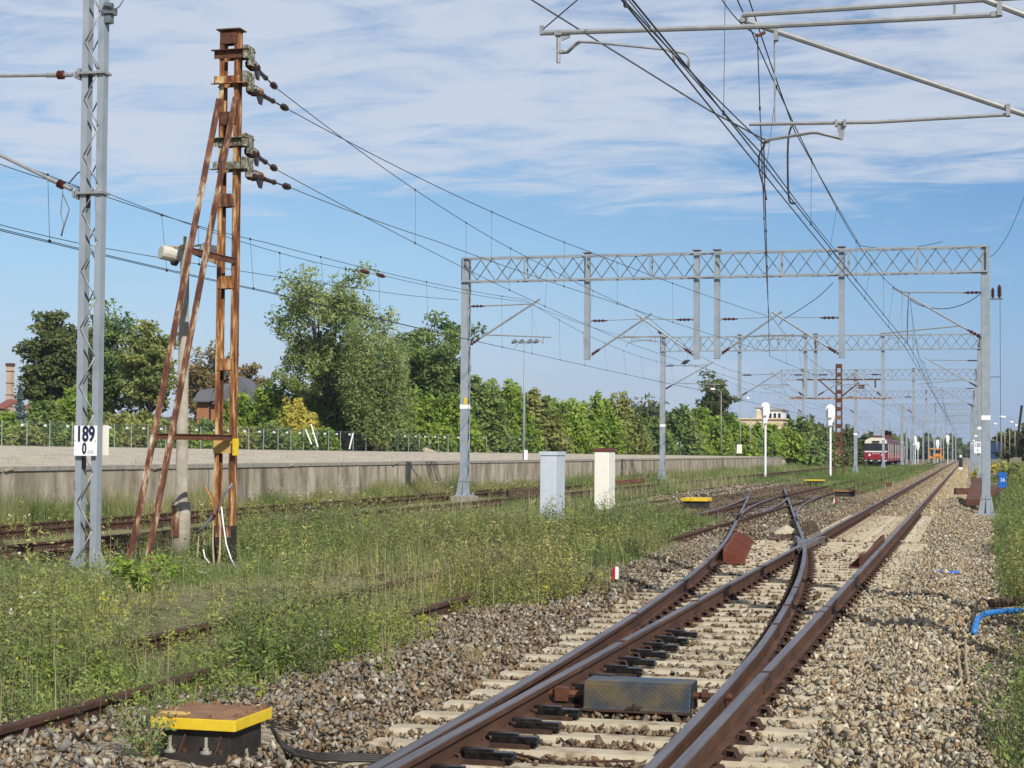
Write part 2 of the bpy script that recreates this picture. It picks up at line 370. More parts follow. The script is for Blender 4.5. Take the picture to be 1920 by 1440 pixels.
_b = [unz(px, py, -.1) for px, py in ((150, 1345), (290, 1345), (400, 1320), (520, 1292), (770, 1205), (850, 1150), (1050, 1128), (1150, 1092), (1215, 1050), (1290, 1000), (1335, 985))]
_b = [(p.y, p.x) for p in _b]; _b.sort()
BY = np.array([p[0] for p in _b]); BX = np.array([p[1] for p in _b])
def grass_edge(y): return np.interp(y, BY, BX)

fence_px = [(-60, 834, 104), (0, 835, 105), (480, 843, 128), (700, 846, 142), (960, 849, 160), (1240, 853, 182), (1480, 856, 212)]
FP = [und(a, b, c) for a, b, c in fence_px]
FPY = np.array([p.y for p in FP]); FPX_ = np.array([p.x for p in FP]); FPZ = np.array([p.z for p in FP])
def fence_xz(y): return np.interp(y, FPY, FPX_), np.interp(y, FPY, FPZ)

def _h(x, y):  # cheap smooth pseudo noise
    return np.sin(x * 1.7 + 1.3 * np.sin(y * .9)) * np.sin(y * 1.3 + 1.1 * np.sin(x * .7))
def tz(x, y):
    x = np.asarray(x, float); y = np.asarray(y, float)
    z = np.interp(x, [-21.7, -21, -20, -14.2, -13, -8.2, -7.6, -5.2, -4.4, -3.9, -.75, -.3, .3, 1.0, 1.8, 4, 40],
                  [-.1, -.1, -.2, -.2, -.08, -.05, -.12, -.16, -.26, -.25, -.25, -.25, -.38, -.52, -.25, .15, .3])
    z = np.where((x > -8.5) & (x < -4.5) & (y > 40) & (y < 110), -.16, z)
    z = z + .03 * _h(x * 1.3, y * 1.1) * np.clip(np.abs(x - XM) - 2, 0, 1)
    fx, fz = fence_xz(y)
    t = np.clip((XWALL - .25 - x) / np.maximum(XWALL - .25 - fx, 1), 0, 1)
    lot = 1.17 + (fz - 1.17) * t
    lot = lot + .05 * _h(x * .3, y * .3) * np.clip(t * 4, 0, 1) * np.clip((1 - t) * 6, 0, 1)
    beyond = fz + .0 * x
    lot = np.where(x < fx, beyond, lot)
    k = sm(226, 206, y)
    zl = np.where(x < XWALL - .1, -.1 + (lot + .1) * k, z)
    return zl

def axis(a):
    out = []
    for s0, s1, st in a: out += list(np.arange(s0, s1, st))
    return np.array(out)
def terrain():
    xs = np.unique(np.concatenate([axis([(-900, -200, 70), (-200, -100, 20), (-100, -22, 3), (-21, -9, .5), (-9, 2.5, .2), (2.5, 12, 1), (12, 60, 8), (60, 901, 120)]), [XWALL - .05, XWALL - .2]]))
    ys = axis([(-30, 6, 4), (6, 45, .3), (45, 120, 1.2), (120, 260, 5), (260, 700, 40), (700, 4100, 300)])
    X, Y = np.meshgrid(xs, ys); Z = tz(X, Y)
    nx, ny = len(xs), len(ys)
    i = np.arange(nx * ny).reshape(ny, nx)
    F = np.stack([i[:-1, :-1], i[:-1, 1:], i[1:, 1:], i[1:, :-1]], -1).reshape(-1, 4)
    C = np.zeros(X.shape + (3,)); n = _h(X * .9, Y * .8); n2 = _h(X * .35 + 5, Y * .3)
    bal = np.array([.27, .225, .165]); soil = np.array([.27, .22, .14]); gr = np.array([.085, .1, .036]); lotc = np.array([.44, .385, .30]); dark = np.array([.075, .055, .042])
    C[:] = soil
    gmix = (.42 + .35 * n + .15 * n2).clip(0, 1)[..., None]
    C = soil * (1 - gmix) + gr * gmix
    ge = grass_edge(Y)
    b = ((X > np.where(Y < 46, np.where(Y < BY[0], -9, ge), -4.6)) & (X < np.where(Y < 70, .9, .2))) | (np.abs(X - XA) < 1.6) 
    C[b] = bal
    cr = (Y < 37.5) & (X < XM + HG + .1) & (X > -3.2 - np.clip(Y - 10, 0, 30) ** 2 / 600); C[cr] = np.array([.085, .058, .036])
    d = (Y > 38) & (Y < 100) & (X < -4.9) & (X > np.interp(Y, [38, 57, 100], [-8.3, -9.2, -13])) ; C[d] = dark * .6 + soil * .4
    fx, fz = fence_xz(Y)
    l = (X < XWALL - .1) & (X > fx) & (Y < 216); C[l] = lotc
    l2 = (X <= fx) & (X > fx - 25) & (Y < 260); C[l2] = soil * .6 + gr * .4
    V = np.stack([X, Y, Z], -1).reshape(-1, 3)
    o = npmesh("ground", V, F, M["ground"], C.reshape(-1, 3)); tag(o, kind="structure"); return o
terrain()

# ------------------------------------------------------------------ rails, sleepers
RP = [(-.033, 0), (-.036, -.008), (-.036, -.038), (-.009, -.052), (-.009, -.142), (-.073, -.158), (-.073, -.172), (.073, -.172), (.073, -.158), (.009, -.142), (.009, -.052), (.036, -.038), (.036, -.008), (.033, 0)]
RM = [0] * 14; RM[13] = 1; RM[0] = 1; RM[12] = 1; 
def rail(path, parent, name="rail", old=False, prof=RP):
    mb = MB(); mb.sweep([(x, y, 0) for x, y in path], prof, RM)
    return mb.build(name, [M["railold"], M["railold"]] if old else [M["rail"], M["railtop"]], parent)
def yr(a, b, st): return list(np.arange(a, b, st)) + [b]
def joints(path, y0): pass

def sleeper_mesh(x0, x1, y, zt=-.185, w=.25, conc=True):
    mb = MB(); h = .2; c = .03
    prof = [(-w/2, -h), (-w/2 + .015, -c), (-w/2 + .035, 0), (w/2 - .035, 0), (w/2 - .015, -c), (w/2, -h)]
    mb.prism([(x0, y + a, zt + b) for a, b in prof], (x0, 0, 0), (x1, 0, 0)); return mb
def fastening(mb, x, y, ang=0.0, zt=-.185):
    mb.box((x, y, zt + .008), (.36, .16, .016))
    for s in (-1, 1):
        for q in (-.045, .045):
            X = x + s * .105
            mb.tube([(X - s * .035, y + q, zt + .02), (X - s * .02, y + q, zt + .06), (X + s * .03, y + q, zt + .055), (X + s * .05, y + q, zt + .015)], .012, 5)
        mb.tube([(x + s * .11, y, zt + .01), (x + s * .11, y, zt + .085)], .016, 6)
        mb.tube([(x + s * .11, y, zt + .03), (x + s * .11, y, zt + .055)], .03, 6)

# --- the turnout
tn = empty("railway_turnout", (XM, 20, -.2), "main track turnout whose rust brown rails fork apart on cream concrete sleepers", "railway turnout")
Y0, Y1 = 6.2, 38.0
rail([(divx(y) - HG, y) for y in yr(Y0, Y1, .8)], tn, "stock_rail")
rail([(XM + HG, y) for y in yr(Y0, Y1, 2)], tn, "stock_rail")
offb = lambda y: .012 if y > 14 else .012
BP = [(a * .93, b * 1.0 - .004) for a, b in RP]
rail([(XM - HG + .012 + max(0, .02 - (y - 6) * .002), y) for y in yr(Y0, Y1, .8)], tn, "switch_blade", prof=BP)
rail([(divx(y) + HG - max(0, .115 - (y - 6.2) * .0125), y) for y in yr(Y0, Y1, .6)], tn, "switch_blade", prof=BP)
k = 0; y = 7.0; turn_y = []
while y < 37.3:
    turn_y.append(y)
    xl = divx(y) - HG - .62 + .06 * math.sin(k * 2.1) - (.1 if k % 7 == 0 else 0); xr = XM + HG + .56 + .05 * math.sin(k * 1.3)
    if y > 29: xr += .1
    s = sleeper_mesh(xl, xr, y + .012 * math.sin(k * 3.3)).build("sleeper", M["concs"], tn)
    xd = divx(y); fx = [xd - HG, XM + HG] + ([XM - HG, xd + HG] if abs(xd - XM) > .22 else [])
    for X in fx:
        mb = MB(); fastening(mb, X, y); mb.build("rail_clip", M["clip"], s)
    if len(fx) == 2:
        for X, dx in ((XM - HG, .17), (XM + HG, -.17)): MB().box((X + dx, y, -.172), (.36, .15, .03)).build("base_plate", M["clip"], s)
    if y < 17.5:
        mb = MB()
        mb.box((XM - HG + .24, y, -.135), (.30, .075, .05)); mb.box((XM - HG + .16, y, -.105), (.20, .055, .022)); mb.box((XM - HG + .36, y, -.15), (.07, .13, .03))
        mb.build("slide_chair", M["grease"], s, bevel=.006)
    k += 1; y += .6
# check rails with their bracket plates
def check_rail(path, side, name="check_rail", wd=.34, m="woodrust"):
    mb = MB(); pr = [(-.03, .03), (-.03, -.16), (.03, -.16), (.03, .03)]
    mb.sweep([(x, yy, 0.0) for x, yy in path], pr)
    for i in range(len(path) - 1):
        (xa, ya), (xb, yb) = path[i], path[i + 1]
        n = max(1, int((yb - ya) / .3))
        for j in range(n):
            t = (j + .5) / n; X = xa + (xb - xa) * t; Yy = ya + (yb - ya) * t
            mb.prism([(X + side * .03, Yy, .02), (X + side * wd * .9, Yy, -.12), (X + side * wd, Yy, -.17), (X + side * .03, Yy, -.17)], (0, 0, 0), (0, .05, 0))
    X0 = [(x + side * wd * .55, yy) for x, yy in path]
    mb.sweep([(x, yy, -.172) for x, yy in X0], [(-wd * .5, .012), (-wd * .5, -.008), (wd * .5, -.008), (wd * .5, .012)])
    return mb.build(name, M[m], tn)
M["woodrust"] = mat("check_rail_rust", [(.3, (.09, .024, .013)), (.7, (.17, .045, .022))], 6, .85, 0, .2, 50)
check_rail([(divx(y) - HG + .12 + (.05 if y in (29.0, 36.2) else 0), y) for y in (29.0, 30.2, 32.6, 35, 36.2)], 1)
check_rail([(XM + HG - .12 - (.05 if y in (28.6, 36.2) else 0), y) for y in (28.6, 29.8, 32.4, 35, 36.2)], -1, wd=.2, m="rust_d")
# dark joints and weld marks on the rails
for X, yy in ((XM - HG, 15.2), (XM - HG, 19.6), (XM - HG, 25.8), (XM + HG, 13.4), (XM + HG, 18.7), (XM + HG, 19.3), (XM + HG, 23.8), (XM + HG, 31), ("l", 17.8), ("l", 22.5), ("r", 17.2), ("r", 19.4), ("r", 22.0)):
    x = divx(yy) + (-HG if X == "l" else HG) if isinstance(X, str) else X
    MB().box((x, yy, -.022), (.079, .09, .05)).build("rail_joint", M["clip"], tn); MB().box((x, yy, -.10), (.05, .5, .08)).build("joint_plate", M["clip"], tn)
# frog: filled nose and wing rails
mb = MB()
mb.prism([(XM - HG - .03, 32.4, 0), (XM - HG + .035, 32.4, 0), (XM - HG + .09, 34.4, 0), (XM - HG - .26, 34.4, 0)], (0, 0, -.012), (0, 0, -.1))
for sx, a in ((1, .07), (-1, .0)):
    mb.sweep([(XM - HG + .11, 31.0, -.004), (XM - HG + .085, 33.0, -.004), (XM - HG + .10, 35.2, -.004), (XM - HG + .16, 35.8, -.004)] if sx > 0 else
             [(divx(31) + HG - .10, 31.0, -.004), (divx(33) + HG - .09, 33.0, -.004), (divx(35.2) + HG - .09, 35.2, -.004), (divx(35.8) + HG - .15, 35.8, -.004)], BP)
mb.build("frog", M["railtop"], tn)

# --- plain main line beyond the turnout
mt = empty("railway_track", (XM, 60, -.2), "straight main track running on from the turnout frog to the vanishing point", "railway track")
for s in (-1, 1): rail([(XM + s * HG, y) for y in [38.0, 60, 100, 150, 200, 260, 330, 420, 520, 700, 1000]], mt)
sp = sleeper_mesh(XM - 1.25, XM + 1.25, 38.4).build("sleeper", M["concs"], mt)
for q in (-HG, HG): mb = MB(); fastening(mb, XM + q, 38.4); mb.build("rail_clip", M["clip"], sp)
for i in range(1, 26):
    c = copy_tree(sp, mt); c.location = (0, .6 * i, 0)
def many_sleepers(par, xc, ya, yb, st, m, L=1.25, z=-.185):
    mb = MB()
    for y in np.arange(ya, yb, st): mb.box((xc, y, z - .1), (2 * L, .25, .2))
    o = mb.build("sleeper", m, par); o["kind"] = "stuff"; return o

# --- the other tracks
def old_track(name, label, xc, ya, yb, sl_to, z=-.17):
    t = empty(name, (xc, ya, -.2), label, "railway track", "weathered tracks beside the main line")
    for s in (-1, 1): rail([(xc + s * HG, y) for y in yr(ya, yb, 25)], t, old=True)
    if sl_to:
        a = MB().box((xc, ya + .4, z - .08), (2.5, .24, .16)).build("sleeper", M["wood"], t)
        n = min(99, int((sl_to - ya) / .65))
        for i in range(1, n): c = copy_tree(a, t); c.location = (0, .65 * i, 0)
    return t
ta = old_track("railway_track", "rusty track passing close behind the lattice mast and the two cabinets", XA, 14, 520, 75)
tb = old_track("railway_track", "overgrown rusty track running in dry grass along the loading ramp wall", XB, 14, 520, 0)
td = old_track("railway_track", "rusty track sunk in weeds beside the main line and cut by the slip crossing", XD, 5, 520, 0)
tc_ = old_track("railway_track", "rusty track that the red train stands on", XC, 52, 520, 0)

# --- slip crossing where the diverging route cuts the weedy track
ts = empty("slip_crossing", (XD, 57, -.2), "rust dark slip crossing on oily timbers where the curved route cuts the weedy track", "track crossing")
for s in (-1, 1): rail([(divx(y) + s * HG, y) for y in yr(38.0, 118, 2.0)], ts)
def bez(p, q, r, n=14): return [tuple(p[i] * (1 - t) ** 2 + 2 * q[i] * t * (1 - t) + r[i] * t * t for i in (0, 1)) for t in [j / n for j in range(n + 1)]]
yi = 57.2
for pth in (bez((XD, yi - 14), (XD, yi - .5), (divx(yi + 13), yi + 13)), bez((divx(yi - 14), yi - 14), (XD, yi), (XD, yi + 14))):
    for s in (-1, 1): rail([(x + s * HG + s * .02, y) for x, y in pth], ts, "slip_rail")
for i, y in enumerate(np.arange(38.6, 99, .62)):
    xa = min(divx(y), XD) - 1.35; xb = max(divx(y), XD) + 1.3
    if y > 78 : xa, xb = divx(y) - 1.3, divx(y) + 1.3
    MB().box((0.5 * (xa + xb), y, -.26), (xb - xa, .25, .16)).build("timber", M["wood"], ts)
for y in np.arange(46.5, 69, 3.7): 
    mb = MB(); mb.box((XD + .1, y, -.13), (1.2, .5, .05)); mb.build("slip_plate", M["grease"], ts)

# ------------------------------------------------------------------ ballast stones
def stones(name, P, R, colr, label=None):
    N = len(P)
    base = np.array([(-1,-1,-1),(1,-1,-1),(1,1,-1),(-1,1,-1),(-1,-1,1),(1,-1,1),(1,1,1),(-1,1,1)], float)
    B = base[None] * (1 + RNG.uniform(-.95, .3, (N, 8, 3)))
    B *= np.stack([RNG.uniform(.75, 1.45, N), RNG.uniform(.55, 1.05, N), RNG.uniform(.3, .7, N)], -1)[:, None] * .62
    q = RNG.normal(size=(N, 4)); q /= np.linalg.norm(q, axis=1)[:, None]
    w, x, y, z = q.T
    Rm = np.stack([1-2*(y*y+z*z), 2*(x*y-z*w), 2*(x*z+y*w), 2*(x*y+z*w), 1-2*(x*x+z*z), 2*(y*z-x*w), 2*(x*z-y*w), 2*(y*z+x*w), 1-2*(x*x+y*y)], -1).reshape(N, 3, 3)
    B = np.einsum("nij,nkj->nki", Rm, B * R[:, None, None]) + P[:, None]
    f = np.array([(0,3,2),(0,2,1),(4,5,6),(4,6,7),(0,1,5),(0,5,4),(1,2,6),(1,6,5),(2,3,7),(2,7,6),(3,0,4),(3,4,7)])
    F = (f[None] + 8 * np.arange(N)[:, None, None]).reshape(-1, 3)
    o = npmesh(name, B.reshape(-1, 3), F, M["stone"], np.repeat(colr, 8, 0)); tag(o, label, kind="stuff"); return o
def stone_cols(P):
    N = len(P)
    pal = np.array([(.21,.19,.158),(.165,.147,.118),(.26,.21,.142),(.20,.135,.075),(.31,.265,.195),(.12,.08,.05),(.40,.36,.285),(.235,.165,.095)])
    brown = np.clip(1 - np.abs(P[:, 0] + 3.6) / 1.9, 0, 1) * .85      # rust dust near the rails
    warm = np.clip((P[:, 0] + 2.6) / 1.0, 0, 1)
    p = np.stack([.22 - .10 * brown - .02 * warm, .17 - .08 * brown - .11 * warm, .14 + .12 * warm, .12 + .15 * brown - .05 * warm, .13 + .15 * warm - .05 * brown, .06 + .12 * brown - .045 * warm, .07 + .03 * warm, .09 + .06 * brown - .04 * warm], -1).clip(.01)
    p /= p.sum(1)[:, None]; u = RNG.random(N); idx = (p.cumsum(1) < u[:, None]).sum(1).clip(0, 7)
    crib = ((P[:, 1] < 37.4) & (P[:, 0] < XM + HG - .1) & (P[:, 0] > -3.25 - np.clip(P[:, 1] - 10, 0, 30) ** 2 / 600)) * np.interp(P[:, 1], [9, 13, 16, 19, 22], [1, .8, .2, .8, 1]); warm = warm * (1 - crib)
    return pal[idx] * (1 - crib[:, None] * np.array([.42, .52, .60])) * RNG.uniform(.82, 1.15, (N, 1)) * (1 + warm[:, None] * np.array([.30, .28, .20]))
def scatter(n, y0, y1, xf, pw=1.0):
    y = y0 + (y1 - y0) * RNG.random(n) ** pw
    lo, hi = xf(y); x = lo + (hi - lo) * RNG.random(n)
    return x, y
def ballast(name, n, y0, y1, r0, r1, pw=1.0, z0=0.0):
    lo = lambda y: np.where(y < BY[0], -8.0, grass_edge(y)) - .6 * RNG.random(len(y)) ** 2
    x, y = scatter(n, y0, y1, lambda y: (lo(y), np.full(len(y), .75)), pw)
    # keep the cribs between sleepers fairly open: no stones high on a sleeper
    dl = np.array([divx(v) for v in y]) - HG - .68
    fr = np.abs(((y - 7.0 + .3) % .6) - .3)
    on = (x > dl) & (x < XM + HG + .52) & (y < 37.4) & (fr < .15)
    cov = np.where(x > XM + HG + .12, np.interp(y, [11.5, 13, 22, 27], [.02, .5, .5, .1]), np.where((x > XM - HG + .3) & (x < XM + HG - .3), np.interp(y, [11, 14, 18, 21, 24], [.015, .03, .14, .07, .02]), .012))
    keep = ~on | (RNG.random(n) < cov)
    inx = (x > dl) & (x < XM + HG + .52)
    zz = tz(x, y) + RNG.uniform(-.02, .045, n) + np.where(inx, .012, .03) + z0
    # right shoulder heaps over sleeper ends, ridge parallel to the rails
    zz += .07 * np.exp(-((x + .45) / .3) ** 2) + .05 * np.exp(-((x + 4.6) / .5) ** 2)
    zz = np.where(on, -.165, zz)
    keep &= ~((x > -5.25) & (x < -4.3) & (y > 9.25) & (y < 11.0))
    rl = np.minimum.reduce([np.abs(x - (XM + HG)), np.abs(x - (XM - HG)), np.abs(x - dl - .68), np.abs(x - (dl + .68 + 2 * HG))])
    keep &= rl > .09
    P = np.stack([x, y, zz], -1)[keep]
    R = RNG.uniform(r0 * .75, r1, len(P)) * np.where(RNG.random(len(P)) < .10, 1.5, 1)
    stones(name, P, R, stone_cols(P))
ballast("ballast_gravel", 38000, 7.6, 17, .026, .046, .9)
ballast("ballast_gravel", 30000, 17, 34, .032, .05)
ballast("ballast_gravel", 15000, 34, 75, .04, .06, .8)
def bed(n, y0, y1, xa, xb, r0, r1, tint, z=.02):
    y = y0 + (y1 - y0) * RNG.random(n); x = xa + (xb - xa) * RNG.random(n); k = (np.minimum(np.abs(x - XA - HG), np.abs(x - XA + HG)) > .1) & (np.minimum(np.abs(x - XM - HG), np.abs(x - XM + HG)) > .1)
    x, y = x[k], y[k]; P = np.stack([x, y, tz(x, y) + RNG.uniform(-.01, .03, len(x)) + z], -1); stones("ballast_gravel", P, RNG.uniform(r0, r1, len(x)), stone_cols(P) * np.array(tint))
bed(9000, 20, 75, XA - 1.9, XA + 1.6, .04, .065, (1.35, 1.35, 1.35))
bed(9000, 38, 98, -9.6, -4.7, .04, .07, (.6, .52, .45))
bed(26000, 52, 150, XM - 2.1, XM + 2.2, .05, .075, (1.2, 1.15, 1.0), .01)
bed(14000, 150, 320, XM - 2.1, XM + 2.2, .09, .13, (1.2, 1.15, 1.0), .0)
bed(3000, 60, 130, -13, -9.7, .05, .08, (1.2, 1.2, 1.15))
# ------------------------------------------------------------------ steel building blocks
def channel(mb, x, y, z0, z1, depth, fl, face, t=.012, lean=0):
    """U section standing up; face: 'x+','x-','y+','y-' is the side its web faces"""
    h = z1 - z0; zc = (z0 + z1) / 2; s = 1 if face[1] == "+" else -1
    if face[0] == "x":
        mb.box((x, y, zc), (t, depth, h))
        for q in (-1, 1): mb.box((x - s * (fl / 2 + t / 2), y + q * (depth / 2 - t / 2), zc), (fl, t, h - .002))
    else:
        mb.box((x, y, zc), (depth, t, h))
        for q in (-1, 1): mb.box((x + q * (depth / 2 - t / 2), y - s * (fl / 2 + t / 2), zc), (t, fl, h - .002))
def insulator(name, p, q, par, r=.055, sheds=4, steel=True):
    p, q = Vector(p), Vector(q); mb = MB(); pr = [(0, r * .45), (.12, r * .5)]
    for i in range(sheds):
        a = .14 + .72 * i / sheds; b = .72 / sheds
        pr += [(a, r * .5), (a + b * .3, r), (a + b * .5, r), (a + b * .8, r * .5)]
    pr += [(.88, r * .5), (1, r * .45)]
    mb.lathe(p, q, pr, 9); return mb.build(name, M["insul"], par, smooth=False)
def lattice(mb, x0, x1, y, z0, z1, step, r=.012, axis="x"):
    n = max(2, int(round((z1 - z0) / step))); pts = []
    for i in range(n + 1):
        z = z0 + (z1 - z0) * i / n; a = x0 if i % 2 == 0 else x1
        pts.append((a, y, z) if axis == "x" else (y, a, z))
    for a, b in zip(pts, pts[1:]): mb.tube([a, b], r, 6)

def cantilever(par, xp, xt, y, zb, zt, zc, det=True, name="cantilever"):
    """hinged bracket of tubes from a post at xp to the wires above a track at xt"""
    s = 1 if xt > xp else -1; mb = MB()
    A = Vector((xp + s * .14, y, zb)); E = Vector((xt + s * .12, y, zt)); T = Vector((xp + s * .14, y, zt - .1))
    A1 = A.lerp(E, .17); mb.tube([A1, E + (E - A).normalized() * .25], .034, 6)
    mb.box((xp + s * .1, y, zb), (.18, .07, .09)); mb.box((xp + s * .1, y, zt - .1), (.18, .06, .07))
    L = abs(xt - xp); T1 = T + Vector((s * .6, 0, 0)); mb.tube([T + Vector((s * .3, 0, 0)), E - Vector((s * .15, 0, .05))], .014 if zt < 7 else .024, 6)
    R0 = A.lerp(E, .42); R1 = Vector((xt + s * .75, y, zc + .42)); R0 = Vector((R0.x, y, zc + .36))
    t = (zc + .38 - A.z) / max(.01, (E.z - A.z)); P = A.lerp(E, min(max(t, .25), .8))
    mb.tube([P, R1], .024, 6); mb.tube([(P.lerp(R1, .8)), A.lerp(E, .93)], .006, 4)
    q = xt + s * .45; mb.tube([(q, y, zc + .42), (q, y, zc + .18)], .018, 5)
    mb.tube([(q, y, zc + .2), (q - s * .1, y, zc + .3), (xt - s * .5, y, zc + .22), (xt - s * .62, y, zc + .04)], .014, 5)
    o = mb.build(name, M["tube"], par)
    if det:
        insulator("insulator", A, A1, o, .065, 3); insulator("insulator", T + Vector((s * .02, 0, 0)), T1, o, .055, 3)
    return o

def gantry(xl, xr, y, label, posts, drops, brk, group="grey lattice gantries over the tracks", det=True, zl=.05, zr=-.3, ztop=8.82, band=True, tag_=None):
    g = empty("overhead_gantry", ((xl + xr) / 2, y, 0), label, "gantry", group)
    gd = .9; zb = ztop - gd + .04; hw = .24
    for px, z0 in posts:
        mb = MB(); channel(mb, px, y - .17, z0, ztop + .02, .28, .075, "y-"); channel(mb, px, y + .17, z0, ztop + .02, .28, .075, "y+")
        for sx in (-1, 1): lattice(mb, y - .13, y + .13, px + sx * .132, z0 + .2, zb - .1, .62, .018, axis="y")
        mb.box((px, y, z0 + .5), (.31, .40, .012)); 
        po = mb.build("post", M["galv"], g)
        mb = MB(); mb.box((px, y, z0 - .02), (.62, .66, .04))
        for sx in (-1, 1):
            mb.prism([(px + sx * .15, y - .19, z0), (px + sx * .27, y - .19, z0), (px + sx * .15, y - .19, z0 + .7)], (0, 0, 0), (0, .02, 0))
            for sy in (-1, 1): mb.tube([(px + sx * .24, y + sy * .26, z0), (px + sx * .24, y + sy * .26, z0 + .09)], .022, 6)
        for sy in (-1, 1): mb.prism([(px, y + sy * .19, z0), (px, y + sy * .28, z0), (px, y + sy * .19, z0 + .62)], (-.01, 0, 0), (.01, 0, 0))
        mb.build("base_plate", M["galv"], po)
        MB().box((px, y, z0 - .34), (.8, .85, .6)).build("foundation", M["conc"], g)
        if band:
            MB().box((px, y, z0 + 3.25), (.30, .372, .16)).build("white_band", M["white"], po)
    # truss
    a, b = xl - .1, xr + .1; mb = MB()
    for sy in (-1, 1):
        for z in (zb, ztop): 
            mb.bar((a, y + sy * hw, z), (b, y + sy * hw, z), .058, .058)
    for z in (zb, ztop):
        n = int((b - a) / 1.1)
        for i in range(n): mb.bar((a + (b - a) * i / n, y - hw * (1 if i % 2 else -1), z), (a + (b - a) * (i + 1) / n, y + hw * (1 if i % 2 else -1), z), .035, .035)
    n = int(round((b - a) / .58)); 
    for i in range(n):
        x0 = a + (b - a) * i / n; x1 = a + (b - a) * (i + 1) / n
        u, w = (zb + .03, ztop - .03) if i % 2 else (ztop - .03, zb + .03)
        mb.bar((x0, y - hw, u), (x1, y - hw, w), .036, .03, mi=1); mb.bar((x0, y + hw, w), (x1, y + hw, u), .036, .03, mi=1)
    for x in np.linspace(a + .05, b - .05, int((b - a) / 2.2) + 1):
        for sy in (-1, 1): mb.bar((x, y + sy * hw, zb), (x, y + sy * hw, ztop), .05, .05)
    mb.build("truss", [M["galv"], M["galv_d"]], g)
    for dx, zd in drops:
        mb = MB(); channel(mb, dx, y - .1, zd, ztop + .1, .2, .06, "y-"); channel(mb, dx, y + .1, zd, ztop + .1, .2, .06, "y+")
        mb.box((dx, y, zd - .006), (.24, .26, .012)); mb.box((dx, y, ztop + .12), (.3, .4, .03))
        for z in np.arange(zd + .5, zb, .8): mb.box((dx, y, z), (.19, .19, .07))
        mb.build("drop_post", M["galv"], g)
    for args in brk: cantilever(g, args[0], args[1], y, *args[2:], det=det)
    return g

ZC = 5.45
def std_brk(xl, xr, dr): 
    return [(xl, XA, 5.6, 7.15, ZC), (dr[0], XC, 5.2, 6.55, ZC), (dr[1], XC + .05, 5.2, 6.55, ZC), (dr[2], XD - .2, 5.2, 6.55, ZC), (dr[3], XD + .1, 5.2, 6.55, ZC), (xr, XM + .1, 5.7, 7.35, ZC)]
DR = (-13.35, -9.35, -8.62, -4.25)
xl1, xr1 = -17.95, .6
g1 = gantry(xl1, xr1, GY[0], "largest lattice gantry, spanning all four tracks just beyond the two cabinets", [(xl1, .08), (xr1, -.3)], [(d, 5.05) for d in DR], std_brk(xl1, xr1, DR))
g2 = gantry(xl1 - .3, xr1 + .1, GY[1], "second lattice gantry down the line, a kilometre sign on its trackside post", [(xl1 - .3, .1), (xr1 + .1, 0)], [(-13.5, 5.05), (-9.5, 5.05), (-8.9, 5.05), (-4.9, 5.05)], std_brk(xl1 - .3, xr1 + .1, (-13.5, -9.5, -8.9, -4.9)))
g3 = gantry(-15.4, xr1 + .1, GY[2], "third lattice gantry down the line, its truss overhanging one of its posts", [(-9.2, .1), (xr1 + .1, 0)], [(-13.6, 5.1), (-4.4, 5.1)], [(-13.6, XA, 5.2, 6.6, ZC), (-9.2, XC, 5.2, 6.6, ZC), (-4.4, XD, 5.2, 6.6, ZC), (xr1, XM, 5.7, 7.3, ZC)])
g4 = gantry(-13.6, xr1 + .1, GY[3], "fourth lattice gantry, just in front of the red train", [(-9.2, .1), (xr1 + .1, 0)], [(-4.5, 5.1)], [(-9.2, XC, 5.2, 6.6, ZC), (-4.5, XD, 5.2, 6.6, ZC), (xr1, XM, 5.7, 7.3, ZC)], det=False)
g6 = gantry(-9.4, xr1, 300, "tiny lattice gantry far behind the fifth one, near the orange vehicle", [(-9.0, .1), (xr1, 0)], [], [(xr1, XM, 5.7, 7.3, ZC), (-9.0, XD, 5.7, 7.3, ZC)], det=False)
g7 = gantry(-13.4, xr1, 362, "tiniest lattice gantry over the tracks, beyond the orange vehicle", [(-13.2, .1), (xr1, 0)], [(-4.4, 5.1)], [(xr1, XM, 5.7, 7.3, ZC), (-4.4, XD, 5.7, 7.3, ZC)], det=False)
g5 = gantry(-9.4, xr1, GY[4], "fifth lattice gantry down the line, just behind the front of the red train", [(-9.0, .1), (xr1, 0)], [(-4.4, 5.1)], [(-4.4, XD, 5.2, 6.6, ZC), (xr1, XM, 5.7, 7.3, ZC)], det=False)

p_ = uny(861, 752, GY[0] - .2); MB().box((xl1 + .06, GY[0] - .19, p_.z), (.12, .012, .26)).build("number_plate", M["yellow"], g1)
# insulator bracket on the back of the right gantry post
mb = MB(); mb.box((xr1 + .32, GY[0], 7.02), (.5, .06, .06)); mb.tube([(xr1 + .48, GY[0], 7.0), (xr1 + .48, GY[0], -.1)], .012, 5)
for z in (4.35, 1.0): mb.box((xr1 + .3, GY[0], z), (.4, .03, .03))
o = mb.build("earthing_lead", M["galv_d"], g1)
insulator("insulator", (xr1 + .24, GY[0], 7.05), (xr1 + .24, GY[0], 7.4), o, .075, 4); insulator("insulator", (xr1 + .46, GY[0], 7.05), (xr1 + .46, GY[0], 7.5), o, .09, 5)

